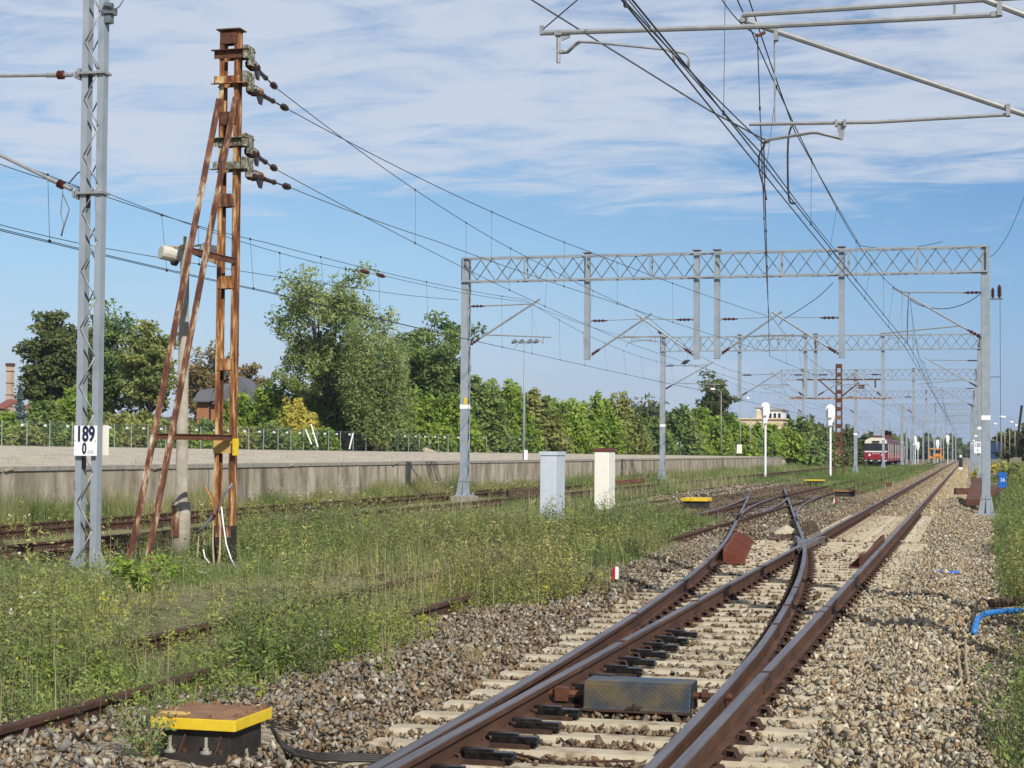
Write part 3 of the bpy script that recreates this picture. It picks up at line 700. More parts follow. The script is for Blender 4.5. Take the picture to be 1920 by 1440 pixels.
# ------------------------------------------------------------------ lattice mast with the kilometre sign
LX, LY = -12.62, 22.9
lm = empty("lattice_mast", (LX, LY, -.1), "tall grey lattice mast with zigzag lacing between two channels, bearing the 189 plate", "mast")
w2 = .175; lean = .0
mb = MB(); channel(mb, LX - w2, LY, -.1, 9.6, .15, .09, "x-"); mb.build("channel_leg", M["galv"], lm)
mb = MB(); channel(mb, LX + w2, LY, -.1, 9.6, .15, .09, "x+"); mb.build("channel_leg", M["galv"], lm)
mb = MB()
for sy in (-1, 1): lattice(mb, LX - w2 + .05, LX + w2 - .05, LY + sy * .086, .05, 9.5, .43 if sy < 0 else .47, .0105)
mb.build("lacing", M["tube"], lm, smooth=True)
mb = MB(); mb.box((LX, LY + .04, -.2), (.66, .5, .24)); mb.build("foundation", M["conc"], lm, bevel=.03)
for sx in (-1, 1):
    MB().prism([(LX + sx * .18, LY - .09, -.09), (LX + sx * .3, LY - .09, -.09), (LX + sx * .18, LY - .09, .16)], (0, 0, 0), (0, .18, 0)).build("gusset", M["galv"], lm)
def pl(px, py, y=LY): return uny(px, py, y)
for (a, b, q0, q1, z_) in (((155, 140), (-120, 144), .16, .34, 0), ((150, 364), (-60, 262), .18, .42, 1)):
    A = pl(*a); B = pl(*b); A.x = LX - w2 - .02
    mb = MB(); mb.box((LX, LY, A.z), (.42, .25, .035)); mb.box((LX - w2 - .1, LY, A.z), (.12, .06, .1)); mb.box((LX - w2 - .06, LY, A.z), (.05, .16, .16))
    d = (B - A).normalized(); mb.tube([A + d * .18, A + d * .32], .035, 8); mb.tube([A + d * .44, A + d * .62], .038, 8); mb.tube([A + d * .62, B], .027, 8)
    o = mb.build("bracket_arm", M["tube"], lm); insulator("insulator", A + d * .30, A + d * .46, o, .07, 3)
mb = MB(); p = pl(206, 22); mb.box((LX + w2 + .06, LY - .02, p.z), (.16, .18, .1)); mb.tube([(LX + w2 + .03, LY - .12, p.z + .08), (LX + w2 + .16, LY - .12, p.z + .05)], .045, 7); mb.box((LX + w2 + .05, LY - .02, p.z - .12), (.1, .12, .12))
mb.build("wire_clamp", M["galv_d"], lm)
MB().tube([pl(212, 20), pl(224, 12), pl(231, 0), pl(233, -25)], .012, 6).build("jumper_cable", M["tube"], lm, smooth=True)
mb = MB(); P0 = pl(118, 358)
mb.tube([P0] + [pl(*q) for q in ((114, 400), (120, 425), (130, 392), (118, 365))], .008, 5); mb.tube([pl(128, 400), pl(118, 430), pl(115, 443)], .012, 5)
mb.build("jumper_loop", M["copper"], lm, smooth=True)
MB().tube([pl(128, 345), pl(145, 325), pl(163, 315)], .010, 5).build("jumper_cable", M["wire"], lm, smooth=True)

FONTS = {}
def lettering(name, txt, loc, size, matl, parent=None, yaw=0, sx=1.0, bold=.0, ext=.002):
    cu = bpy.data.curves.new(name, "FONT"); cu.body = txt; cu.size = size; cu.align_x = "CENTER"; cu.align_y = "CENTER"; cu.extrude = ext; cu.offset = bold
    t = bpy.data.objects.new(name + "_src", cu); COL.objects.link(t)
    dg = bpy.context.evaluated_depsgraph_get(); me = bpy.data.meshes.new_from_object(t.evaluated_get(dg)); bpy.data.objects.remove(t)
    Rm = Matrix.Translation(Vector(loc) - org(parent)) @ Matrix.Rotation(yaw, 4, "Z") @ Matrix.Rotation(PI / 2, 4, "X") @ Matrix.Diagonal((sx, 1, 1, 1))
    me.transform(Rm); me.materials.clear(); me.materials.append(matl); me.name = name
    o = bpy.data.objects.new(name, me); COL.objects.link(o)
    if parent is not None: o.parent = parent
    return o
sg_y = LY - .14; a = uny(139.5, 798, sg_y); b = uny(181.5, 855, sg_y); cx, cz = (a.x + b.x) / 2, (a.z + b.z) / 2; sw, sh = b.x - a.x, a.z - b.z
ks = empty("kilometre_sign", (cx, sg_y, cz), "white kilometre plate reading 189 over 0 on the lattice mast", "sign", "kilometre signs on the masts")
MB().box((cx, sg_y, cz), (sw, .012, sh)).build("plate", M["white"], ks, bevel=.003)
MB().box((cx + .035, LY + .15, cz + .01), (sw, .01, sh)).build("rear_plate", M["cream"], ks)
lettering("numerals", "189", (cx - .0 * sw, sg_y - .009, cz + sh * .205), sh * .70, M["ink"], ks, 0, .66, .010)
lettering("numerals", "0", (cx - .04 * sw, sg_y - .009, cz - sh * .27), sh * .50, M["ink"], ks, 0, .62, .008)
lettering("faint_numerals", "-24,8", (cx + .22 * sw, sg_y - .009, cz - sh * .36), sh * .17, M["inkpale"], ks, 0, .7)
mb = MB()
for sx in (-1, 1): mb.tube([(cx + sx * sw * .44, sg_y - .012, cz), (cx + sx * sw * .44, sg_y + .02, cz)], .009, 6)
mb.build("bolt", M["bolt"], ks)

# ------------------------------------------------------------------ rusty anchor mast
RX, RY = -11.12, 24.45
rm = empty("anchor_mast", (RX, RY, -.1), "tall rust streaked anchor mast of two channels braced by two slanting struts", "mast")
hw = .155; RZ = uny(432, 59, RY).z
def lx(z): return -.0  # plumb
for s in (-1, 1):
    mb = MB(); channel(mb, RX + s * hw, RY, -.15, RZ, .15, .065, "x+" if s > 0 else "x-"); mb.build("channel_leg", M["rust"], rm)
for s in (-1, 1):
    mb = MB(); channel(mb, RX + s * (hw + .003), RY, -.16, .52, .162, .07, "x+" if s > 0 else "x-", .016); mb.build("tarred_foot", M["black"], rm)
for (pa, pb, m, nm) in ((58, 80, "rust_d", "tie_plate"), (208, 232, "rust_d", "tie_plate"), (362, 386, "rust_pale", "tie_plate"), (516, 540, "rust", "tie_plate"), (672, 694, "rust", "tie_plate"), (822, 850, "ochre", "tie_plate"), (987, 1008, "rust_pale", "tie_plate")):
    za = uny(425, pa, RY - .14).z; zb = uny(425, pb, RY - .14).z
    for q, w_ in ((-.083, .27 if pa != 822 else .34), (.083, .26)): MB().box((RX, RY + q, (za + zb) / 2), (w_, .012, za - zb)).build(nm, M[m], rm)
MB().box((RX, RY, RZ + .01), (.40, .26, .02)).build("cap_plate", M["rust_d"], rm)
wire_ends = []
for i, (pz, ex, ey, mm, dpx) in enumerate(((104, 518, 165, "rust_d", 0), (152, 540, 205, "rust", 1), (268, 518, 318, "lichen", 0), (312, 545, 352, "lichen", 1))):
    z = uny(432, pz, RY).z
    mb = MB()
    for sy in (-1, 1):
        mb.box((RX + .04, RY + sy * .095, z), (.56, .012, .13)); mb.box((RX + .04, RY + sy * .13, z + (.06 if i in (0, 2) else -.06)), (.62, .07, .012))
    br = mb.build("crossarm", M[mm], rm)
    mb = MB(); mb.box((RX + .30, RY, z + .02), (.07, .30, .2)); mb.box((RX + .33, RY, z - .11), (.06, .10, .14)); mb.build("anchor_lug", M["lichen"], br)
    A = Vector((RX + .30, RY, z - .12)); B = uny(ex, ey, RY + 2.2); d = (B - A).normalized(); L = (B - A).length
    mb = MB(); mb.tube([A, A + d * .1], .025, 6)
    for t0 in (.12, .27): mb.lathe(A + d * t0, A + d * (t0 + .15), [(0, .03), (.2, .095), (.5, .085), (.7, .05), (1, .03)], 9)
    mb.prism([A + d * .42 + Vector((0, 0, .08)), A + d * .62 + Vector((0, 0, .07)), A + d * .60 + Vector((0, 0, -.06)), A + d * .54 + Vector((0, 0, -.17)), A + d * .42 + Vector((0, 0, -.08))], (0, -.07, 0), (0, .07, 0))
    mb.tube([A + d * .6, A + d * .72], .02, 5); mb.lathe(A + d * .72, A + d * (.72 + (L - .72) * .45), [(0, .02), (.12, .045), (.25, .036), (.75, .036), (.9, .048), (1, .02)], 7)
    mb.tube([A + d * (.72 + (L - .72) * .45), A + d * (L - .12)], .014, 5); mb.lathe(A + d * (L - .42), B, [(0, .02), (.3, .06), (.7, .055), (1, .015)], 7)
    mb.build("strain_insulator", M["insul_d"], rm)
    mb = MB(); c = A + d * .52 + Vector((0, -.01, .03)); mb.tube([c - d * .1, c + d * .12], .065, 8)
    mb.build("tension_clamp", M["rust"] if i in (1, 3) else M["clip"], rm)
    wire_ends.append(B)
# struts: from the ground in front-left up to the mast
def strut(b, bY, t, tY, m):
    P = uny(b[0], b[1], bY); Q = uny(t[0], t[1], tY); d = (Q - P).normalized(); P = P - d * .25; mb = MB()
    mb.bar(P, Q, .10, .012, (0, 1, 0)); x = d.cross(Vector((0, 1, 0))).normalized()
    mb.bar(P + x * .048 + Vector((0, .045, 0)), Q + x * .048 + Vector((0, .045, 0)), .012, .08, (0, 1, 0)); mb.build("strut", M[m], rm); return P, Q
s1 = strut((239, 1072), 22.6, (411, 185), RY - .18, "rust_pale"); s2 = strut((277, 1050), 22.9, (442, 182), RY - .18, "rust_pale")
def on(s, py):
    P, Q = s; lo, hi = 0, 1
    for _ in range(30):
        m_ = (lo + hi) / 2; p = P.lerp(Q, m_); d = p - EYE; yy = 720 - FPX * d.dot(_u) / d.dot(_f)
        if yy > py: lo = m_
        else: hi = m_
    return P.lerp(Q, lo)
for pa, pe in (((470, 466), (480, 492)), ((818, 818), (820, 821))):
    a = on(s1, pa[0]); b = on(s2, pa[1] + 6); e = Vector((RX + hw + .02, RY - .17, uny(445, pe[1], RY).z)); mb = MB()
    mb.bar(a, e, .012, .09); mb.bar(a + Vector((0, .05, .04)), e + Vector((0, .05, .04)), .11, .012)
    mb.build("brace", M["rust_d"], rm)
    mb = MB(); mb.bar(a + Vector((0, .02, 0)), Vector((RX - hw, RY - .05, e.z - .0)), .012, .08); mb.build("brace", M["rust_pale"], rm)
MB().box((uny(442, 838, RY - .16).x, RY - .165, uny(442, 838, RY - .16).z), (.1, .008, .26)).build("number_plate", M["yellow"], rm)

# ------------------------------------------------------------------ old concrete lamp post behind it
CX, CY = -12.2, 25.15
cp = empty("lamp_post", (CX, CY, -.1), "stained concrete lamp post with two drum lamps behind the rusty anchor mast", "lamp post")
zt = uny(345, 462, CY).z
MB().tube([(CX, CY, -.2), (CX, CY, .85), (CX, CY, .86), (CX, CY, zt)], [.155, .15, .10, .072], 12).build("pole", M["concpole"], cp, smooth=True)
MB().box((CX - .02, CY - .15, .55), (.13, .05, .5)).build("hatch_cover", M["rust_pale"], cp)
mb = MB(); mb.tube([(CX, CY, zt), (CX, CY, zt + .16)], .03, 8); mb.tube([uny(312, 462, CY), (CX, CY, zt - .02)], .016, 6); mb.tube([(CX, CY, zt - .02), uny(385, 458, CY)], .016, 6); mb.tube([(CX, CY, zt - .05), (CX, CY, zt + .02)], .085, 8)
mb.build("lamp_arm", M["barkpale"], cp)
for px, py in ((318, 476), (395, 472)):
    c = uny(px, py, CY); d = Vector((.55, .7, -.12)).normalized()
    o = MB().lathe(c - d * .16, c + d * .16, [(0, .10), (.04, .118), (.7, .118), (.85, .128), (1, .128)], 14).build("lamp_drum", M["lampgrey"], cp)
    MB().lathe(c + d * .02 + Vector((.015, -.02, -.118)), c + d * .15 + Vector((.015, -.02, -.118)), [(0, .03), (.2, .06), (.8, .06), (1, .02)], 10).build("lamp_glass", M["black"], o)
# ------------------------------------------------------------------ near cantilevers on a mast just outside the frame
def near_mast(x, y, lab):
    m_ = empty("catenary_mast", (x, y, -.4), lab, "mast")
    mb = MB()
    for s in (-1, 1): channel(mb, x + s * .15, y, -.4, 9, .2, .08, "x+" if s > 0 else "x-")
    for sy in (-1, 1): lattice(mb, x - .12, x + .12, y + sy * .11, -.2, 8.9, .45, .012)
    mb.build("post", M["galv"], m_); return m_
m1 = near_mast(1.62, 16.5, "grey overhead bracket whose long cranked steady arm hangs from the end of a level tube")
m2 = near_mast(1.62, 20.5, "grey overhead bracket with a long slanting tube and a flat tube below it")
def P1(px, py): return uny(px, py, 16.5)
def P2(px, py): return uny(px, py, 20.5)
mb = MB(); mb.tube([P1(1014, 62), P1(1440, 49), P1(1862, 28)], .026, 8); o = mb.build("registration_tube", M["tube"], m1)
mb = MB(); mb.tube([P1(1392, 28), P1(1835, 0), P1(2060, -14)], .026, 8); mb.tube([P1(1790, 1), P1(1790, 34)], .014, 6); mb.build("upper_tube", M["tube"], m1)
mb = MB(); mb.tube([P1(1800, -18), P1(2070, 85)], .03, 8); mb.box(P1(1874, 18), (.05, .08, .12)); mb.box(P1(1866, 27), (.08, .06, .05)); mb.build("bracket_tube", M["tube"], m1)
mb = MB(); mb.tube([P1(1047, 62), P1(1047, 118)], .021, 8); mb.box(P1(1047, 63), (.07, .08, .045)); mb.box(P1(1050, 97), (.07, .05, .03)); mb.prism([P1(1052, 66), P1(1068, 63), P1(1068, 70), P1(1053, 76)], (0, -.01, 0), (0, .01, 0)); mb.box(P1(1016, 57), (.035, .06, .09))
mb.build("drop_bracket", M["tube"], m1)
mb = MB(); mb.tube([P1(*q) for q in ((1050, 98), (1062, 97), (1078, 82), (1086, 78), (1110, 79), (1250, 93), (1262, 99), (1264, 115))], .0125, 7)
mb.tube([Vector(P1(*q)) + Vector((0, .06, 0)) for q in ((1050, 97), (1062, 96), (1078, 81), (1086, 76), (1110, 77), (1250, 90), (1282, 98), (1290, 105), (1289, 124))], .0125, 7); mb.build("steady_arm", M["tube"], m1, smooth=True)
mb = MB(); mb.tube([P1(1018, 55), P1(1080, 2), P1(1110, -25)], .007, 5); mb.build("stay_wire", M["wire"], m1)
mb = MB(); mb.tube([P2(1388, 36), P2(2045, 256)], .035, 8); mb.box(P2(1396, 36), (.09, .07, .08)); mb.box(P2(1890, 207), (.05, .1, .14)); mb.box(P2(1455, 66), (.05, .1, .14)); mb.build("bracket_tube", M["tube"], m2)
mb = MB(); mb.tube([P2(1405, 233), P2(1640, 229), P2(1886, 215)], .022, 8); mb.build("registration_tube", M["tube"], m2)
mb = MB(); mb.tube([P2(1452, 72), P2(1453, 230)], .011, 6); mb.build("hanger_rod", M["tube"], m2)
mb = MB(); mb.prism([P2(1567, 228), P2(1586, 228), P2(1580, 262), P2(1574, 262)], (0, -.02, 0), (0, .02, 0)); mb.box(P2(1568, 231), (.03, .08, .08)); mb.box(P2(1584, 231), (.03, .08, .08)); mb.build("drop_bracket", M["tube"], m2)
mb = MB()
for k in (0, .07): mb.tube([Vector(P2(*q)) + Vector((0, k, 0)) for q in ((1577, 259), (1532, 248), (1520, 248), (1440, 261), (1430, 268 + 20 * k))], .0125, 7)
mb.tube([Vector(P2(1437, 262)), Vector(P2(1437, 262)) + Vector((0, .1, .0))], .03, 6); mb.build("steady_arm", M["tube"], m2, smooth=True)
mb = MB(); mb.tube([P2(1416, 66), P2(1424, 66), P2(1435, 60)], .02, 6); mb.build("wire_clamp", M["rust_d"], m2)

# ------------------------------------------------------------------ overhead lines
def sagline(pts, sag, n=14):
    out = []
    for i in range(len(pts) - 1):
        a, b = Vector(pts[i]), Vector(pts[i + 1]); s = sag[i] if isinstance(sag, (list, tuple)) else sag
        for j in range(n + (1 if i == len(pts) - 2 else 0)):
            t = j / n; p = a.lerp(b, t); p.z -= 4 * s * t * (1 - t); out.append(p)
    return out
def at_y(line, y):
    for a, b in zip(line, line[1:]):
        if (a.y - y) * (b.y - y) <= 0 and abs(b.y - a.y) > 1e-6: return a.lerp(b, (y - a.y) / (b.y - a.y))
    return None
def overhead(name, label, mess, sag, cons, drops, r=.0085, cm="wire", mm="wire", group="overhead lines above the tracks", rc=None, csag=.03):
    t = empty(name, tuple(mess[0]), label, "overhead line", group)
    ml = sagline(mess, sag); MB().tube(ml, r, 5, caps=False).build("messenger_wire", M[mm], t)
    cls = []
    for c in cons:
        cl = sagline(c, csag, 8); cls.append(cl); MB().tube(cl, rc or r, 5, caps=False).build("contact_wire", M[cm], t)
    for i, y in enumerate(drops):
        a = at_y(ml, y); b = at_y(cls[i % len(cls)], y)
        if a is None or b is None: continue
        mb = MB(); mb.tube([a, b], .0042, 4); mb.box(a, (.022, .05, .05)); mb.box(b, (.022, .06, .05)); mb.build("dropper", M[cm], t)
    return t
def sup(x, zs, ys, st=.25): return [(x + (st if i % 2 else -st), y, zs) for i, y in enumerate(ys)]
YS = GY
a60 = uny(1705, 550, GY[0])
c1 = [P1(1264, 117), P1(1289, 126)]
# main track: running wires
ext = lambda p, q, L: Vector(p) + (Vector(p) - Vector(q)).normalized() * L
mess = [(XM - .3, -2, 7.2), (XM - .35, 16.5, 7.25), (a60.x, GY[0], a60.z)] + sup(XM, 7.25, YS[1:] + [350, 400])
cons = []
for k in (0, 1):
    p = c1[k]; q = uny(1697 + 9 * k, 650, GY[0])
    cons.append([ext(p, q, 14), tuple(p), tuple(q)] + [(XM + .2 + .05 * k, y, ZC) for y in YS[1:] + [350, 400]])
overhead("overhead_line", "overhead line of the main track, held by the bracket with the long cranked arm", mess, [.5, 1.0] + [.8] * 7, cons, list(np.arange(5, 230, 4.6)), .0085, rc=.0095)
# second wire set of the overlap, leaving towards the weedy track
p2 = P2(1432, 270); pq = [uny(1443 + 3 * k, 668, GY[0]) for k in (0, 1)]
mess2 = [tuple(P2(1330, -40)), tuple(P2(1420, 66)), tuple(uny(1442, 588, GY[0]))] + sup(XD, 6.55, YS[1:] + [350, 400])
cons2 = [[ext(p2, pq[k], 6) + Vector((-1.2, 0, .2)), p2 + Vector((.05 * k, 0, 0)), tuple(pq[k])] + [(XD + .05 * k, y, ZC) for y in YS[1:] + [350, 400]] for k in (0,)]
overhead("overhead_line", "steep overhead line crossing from the second bracket to the weedy middle track", mess2, [.1, .55] + [.8] * 7, cons2, [24, 28, 33, 38, 44, 50, 56] + list(np.arange(66, 200, 5.5)), .0075, rc=.008)
# wires that only run on to the first gantry (end of an overlap), two of them
e1, e2 = uny(1568, 470, GY[0]), uny(1600, 512, GY[0])
s1_, s2_ = P2(1428, 285), P2(1416, 268)
overhead("overhead_line", "tensioned pair of wires rising to end on the truss of the largest gantry", [tuple(P2(1155, -30)), tuple(P2(1428, 288)), tuple(e1)], .05, [[tuple(P2(1385, -60)), tuple(uny(1490, 246, 26)), tuple(uny(1614, 462, GY[0]))]], [], .009)
# high feeder from the left top down to the second bracket
tag(MB().tube(sagline([tuple(P2(975, -14)), tuple(P2(1330, 207)), tuple(P2(1434, 262))], .0), .011, 5).build("feeder_wire", M["wire"]), "single dark feeder wire slanting from the top edge down to the second bracket", "wire")
# looping jumper cables
def jumper(label, pts, r=.012, m="wire"):
    pts = [Vector(p) for p in pts]; out = []
    for i in range(len(pts) - 1):
        p0, p1, p2_, p3 = pts[max(i - 1, 0)], pts[i], pts[i + 1], pts[min(i + 2, len(pts) - 1)]
        for j in range(6):
            t = j / 6; out.append(.5 * ((2 * p1) + (-p0 + p2_) * t + (2 * p0 - 5 * p1 + 4 * p2_ - p3) * t * t + (-p0 + 3 * p1 - 3 * p2_ + p3) * t ** 3))
    out.append(pts[-1]); o = MB().tube(out, r, 6).build("jumper_cable", M[m], None, smooth=True); return tag(o, label, "cable", "jumper cables between the wires")
J = lambda y, *q: [uny(a, b, y) for a, b in q]
jumper("slack jumper cable hanging beside the second bracket's steady arm", J(20.6, (1434, 272), (1424, 290), (1424, 320), (1432, 350), (1437, 375)), .012)
jumper("short thick jumper cable dropping behind the second bracket to the contact wires", J(25, (1484, 236), (1478, 262), (1477, 320), (1480, 375), (1492, 381)), .016)
jumper("long jumper cable curving up to the last drop post of the largest gantry", J(GY[0], (1462, 610), (1468, 600), (1500, 580), (1535, 556), (1562, 530)), .014)
jumper("jumper cable sagging from the main track's wires to the gantry post with two insulators", J(GY[0], (1706, 562), (1730, 574), (1770, 579), (1810, 569), (1843, 548)), .014)
jumper("thin jumper cable arched over the top of the largest gantry's truss", J(GY[0], (1614, 461), (1640, 464), (1690, 466), (1740, 459), (1767, 453)), .010)
jumper("lone cable rising from the top corner of the largest gantry out of view", J(GY[0], (1852, 484), (1868, 472), (1890, 440), (1908, 400), (1930, 345)), .010)
jumper("black jumper cable hanging over the main track in front of the second gantry", J(80, (1703, 560), (1702, 600), (1701, 645)), .02)
# two old lines anchored on the rusty mast
def onseg(px, py, A, B):
    d = ray(px, py); A, B = Vector(A), Vector(B); ex, ey = B.x - A.x, B.y - A.y
    t = (A.x * ey - A.y * ex) / (d.x * ey - d.y * ex); return EYE + d * t
ec = uny(1206, 588, GY[0]); ed = uny(1438, 592, GY[0])
ecc = uny(1192, 648, GY[0]); edc = uny(1440, 660, GY[0])
overhead("overhead_line", "upper and lower wire from the rusty mast to the track of the red train", [tuple(wire_ends[0]), tuple(onseg(937, 455, wire_ends[0], ec)), tuple(ec)] + sup(XC, 6.55, YS[1:] + [350, 400]), [.12, .06] + [.8] * 7,
         [[tuple(wire_ends[2]), tuple(onseg(932, 533, wire_ends[0], ec)), tuple(ecc)] + [(XC, y, ZC) for y in YS[1:] + [350, 400]]], [34.2, 38, 42, 46, 52] + list(np.arange(66, 200, 5.5)), .0078, "copper")
overhead("overhead_line", "upper and lower wire from the rusty mast across to the weedy middle track", [tuple(wire_ends[1]), tuple(onseg(1100, 470, wire_ends[1], ed)), tuple(ed)], [.14, .05],
         [[tuple(wire_ends[3]), tuple(onseg(812, 450, wire_ends[1], ed)), tuple(onseg(1130, 560, wire_ends[1], ed)), tuple(edc)]], [35.5, 40, 44, 49, 54], .0078, "copper")
# line of the left track, two parallel systems (overlap)
ea = uny(985, 562, GY[0]); eac = uny(985, 660, GY[0])
w0 = lambda px, py, x: unx(px, py, x)
A0 = unx(-60, 268, XA + .1); A1 = unx(-60, 284, XA - .5)
overhead("overhead_line", "overhead line with many droppers passing low behind the lattice mast", [tuple(A0), tuple(unx(500, 455, XA)), tuple(ea)] + sup(XA, 7.0, YS[1:] + [350, 400]), [.15, .12] + [.7] * 7,
         [[tuple(unx(-60, 414, XA + .15)), tuple(unx(500, 546, XA + .1)), tuple(eac)] + [(XA, y, ZC) for y in YS[1:] + [350, 400]], [tuple(unx(-60, 417, XA + .2)), tuple(unx(500, 548, XA + .15)), tuple(eac)] + [(XA + .05, y, ZC) for y in YS[1:] + [350, 400]]], list(np.arange(26.3, 200, 4.4)), .008)
t = overhead("overhead_line", "upper overhead wire behind the lattice mast, interrupted by brown porcelain insulators", [tuple(A1), tuple(unx(200, 362, XA - .5)), tuple(unx(720, 517, XA - .5)), tuple(uny(985, 566, GY[0] + .3)), tuple(uny(1240, 640, GY[1]))], [.08, .2, .08, .3],
         [[tuple(unx(-60, 405, XA - .45)), tuple(unx(200, 466, XA - .45)), tuple(unx(700, 545, XA - .5)), tuple(unx(860, 562, XA - .5))]], [29, 33.5, 38, 42.5], .0075)
insulator("insulator", unx(676, 507, XA - .5), unx(692, 512, XA - .5), t, .06, 3); insulator("insulator", unx(706, 514, XA - .5), unx(722, 519, XA - .5), t, .06, 3)

# birds
def bird(p, label, yaw=0, s=1.0):
    p = Vector(p); b = MB(); d = Vector((math.cos(yaw), math.sin(yaw), 0))
    b.lathe(p - d * .17 * s + Vector((0, 0, -.02 * s)), p + d * .2 * s + Vector((0, 0, .15 * s)), [(0, .012 * s), (.2, .03 * s), (.3, .06 * s), (.55, .085 * s), (.75, .06 * s), (.82, .045 * s), (.9, .05 * s), (.96, .035 * s), (1, .008 * s)], 9)
    b.tube([p + d * .0, p + d * .0 + Vector((0, 0, -.09 * s))], .012 * s, 5); b.tube([p + d * .18 * s + Vector((0, 0, .13 * s)), p + d * .27 * s + Vector((0, 0, .12 * s))], [.02 * s, .003 * s], 5)
    o = b.build("bird", M["feather"], None, smooth=True); return tag(o, label, "bird")
bird(uny(1284, 682, 70), "black bird perched on a wire between the first and second gantry", .3, 1.0)
bird(uny(1238, 626, GY[1]), "black bird sitting on top of a post of the second gantry", 2.6, 1.0)
# ------------------------------------------------------------------ loading ramp wall, fence
MB().box((XWALL - .32, 112, .52), (.64, 190, 1.3)).build("retaining_wall", M["wall"], None)
rw = bpy.data.objects["retaining_wall"]; rwE = empty("loading_ramp", (XWALL, 20, 0), "long stained concrete loading ramp wall between the tracks and the gravel lot", "wall")
rw.parent = rwE; rw.location = -Vector((XWALL, 20, 0))
mb = MB()
for i, y in enumerate(np.arange(17.2, 206, 6.0)): mb.box((XWALL - .34, y + 2.97, 1.2), (.76, 5.94, .10 + .012 * (i % 3)))
mb.build("coping_slab", M["conc"], rwE)

for y, h in ((23.4, .9), (31.2, 1.1), (38.5, .7), (46.3, 1.1), (57, 1.0), (70.5, 1.1), (88, 1.1)):
    pts = [(XWALL + .002, y + .03 * math.sin(9 * t), 1.14 - h * t) for t in np.linspace(0, 1, 8)]; MB().tube(pts, .011, 4).build("crack", M["black"], rwE)
for y, w in ((27.2, .5), (35.4, .35), (43.1, .8), (52.6, .4), (63.2, .7)): MB().box((XWALL + .02, y, 1.19), (.1, w, .07), Matrix.Rotation(.12, 3, "X")).build("broken_lip", M["wall"], rwE, bevel=.02)
fn = empty("mesh_fence", tuple(FP[1]), "long wire mesh fence behind the gravel lot, white tags on its posts", "fence")
ppx = [3, 50, 93, 135, 176, 214, 246, 277, 310, 343, 376, 410, 436, 466, 494, 521, 545, 569, 594, 616, 638, 662, 686, 707, 726, 746, 766, 786, 804, 822, 840, 866, 890, 912, 934, 956, 980, 1001, 1024, 1047, 1070, 1092, 1112, 1134, 1154, 1174, 1194, 1216, 1236, 1256, 1276, 1296, 1316, 1336, 1356, 1378, 1400, 1424, 1446, 1466]
def fpt(px, py=None):
    D = np.interp(px, [f[0] for f in fence_px], [f[2] for f in fence_px]); yb = np.interp(px, [f[0] for f in fence_px], [f[1] for f in fence_px])
    p = und(px, yb, D); return p, D
hts = lambda px: np.interp(px, [0, 480, 840, 1200, 1480], [47, 40, 33, 27, 23])
tops = []
post0 = None
for px in ppx:
    p, D = fpt(px); h = hts(px) * D / FPX
    tops.append((p, p + Vector((0, 0, h))))
    MB().tube([p - Vector((0, 0, .1)), p + Vector((0, 0, h))], .038, 6).build("fence_post", M["tube"], fn)
    t = p + Vector((-.3, -.05, h - .24)); MB().box(t, (.20, .012, .14)).build("white_tag", M["white"], fn)
def mesh_net(name, pts, n_h, parent):
    mb = MB()
    for (a0, a1), (b0, b1) in zip(pts, pts[1:]):
        for k in range(n_h + 1):
            t = k / n_h; w = .012 if k in (0, n_h) else .0042
            mb.bar(a0.lerp(a1, t), b0.lerp(b1, t), w, w * 1.4)
        L = (b0 - a0).length; n = int(L / .22)
        for k in range(1, n): 
            t = k / n; mb.bar(a0.lerp(b0, t), a1.lerp(b1, t), .0042, .0042, (0, 1, 0))
    return mb.build(name, M["galv_d"], parent)
mesh_net("wire_mesh", [(a + Vector((0, 0, .04)), b - Vector((0, 0, .02))) for a, b in tops], 9, fn)
# leaning white bars against the fence
for i, (a, b) in enumerate((((573, 805), (584, 833)), ((583, 795), (596, 838)), ((662, 812), (655, 842)))):
    D = 133; o = MB().tube([und(*a, D), und(*b, D)], .06, 6).build("leaning_pole", M["white"]); tag(o, ["short white pole leaning steeply on the mesh fence below the yellowish bush", "longer white pole leaning beside the short one on the mesh fence", "pale pole leaning on the mesh fence under the willow, apart from the other two"][i], "pole")

# ------------------------------------------------------------------ cabinets
def cabinet(name, label, x0p, x1p, xedge, pyb, pyt, Y, body, capm, base=False, caph=.1, over=.02):
    a = uny(x0p, pyb, Y); b = uny(xedge, pyb, Y); w = b.x - a.x; zt = uny(xedge, pyt, Y).z
    p = unx(x1p, pyb, b.x); dpt = max(.3, min(p.y - Y, .9)); c = Vector(((a.x + b.x) / 2, Y + dpt / 2, 0)); zb = -.15
    e = empty(name, (c.x, c.y, zb), label, "cabinet"); mb = MB(); zc0 = uny(xedge, pyb, Y).z
    mb.box((c.x, c.y, (zc0 + zt) / 2), (w, dpt, zt - zc0)); mb.build("body", M[body], e, bevel=.012)
    mb = MB(); mb.box((c.x, c.y, zt + caph / 2), (w + 2 * over, dpt + 2 * over, caph)); mb.build("cap", M[capm], e, bevel=.006)
    MB().box((c.x, c.y, (zb + zc0) / 2 - .05), (w - .01, dpt - .01, zc0 - zb + .1)).build("plinth", M["conc"], e)
    mb = MB(); mb.tube([(c.x - w * .32, Y - .005, zc0 + .12), (c.x - w * .32, Y - .02, zc0 + .12)], .012, 6); mb.tube([(c.x + w * .2, Y - .005, zc0 + .12), (c.x + w * .2, Y - .02, zc0 + .12)], .012, 6); mb.build("lock", M["clip"], e)
    return e, (w, dpt, zt)
print(cabinet("relay_cabinet", "pale grey steel relay cabinet with a flanged lid standing in the grass", 1012, 1060, 1042, 975, 854, 38.5, "palegrey", "palegrey", caph=.09))
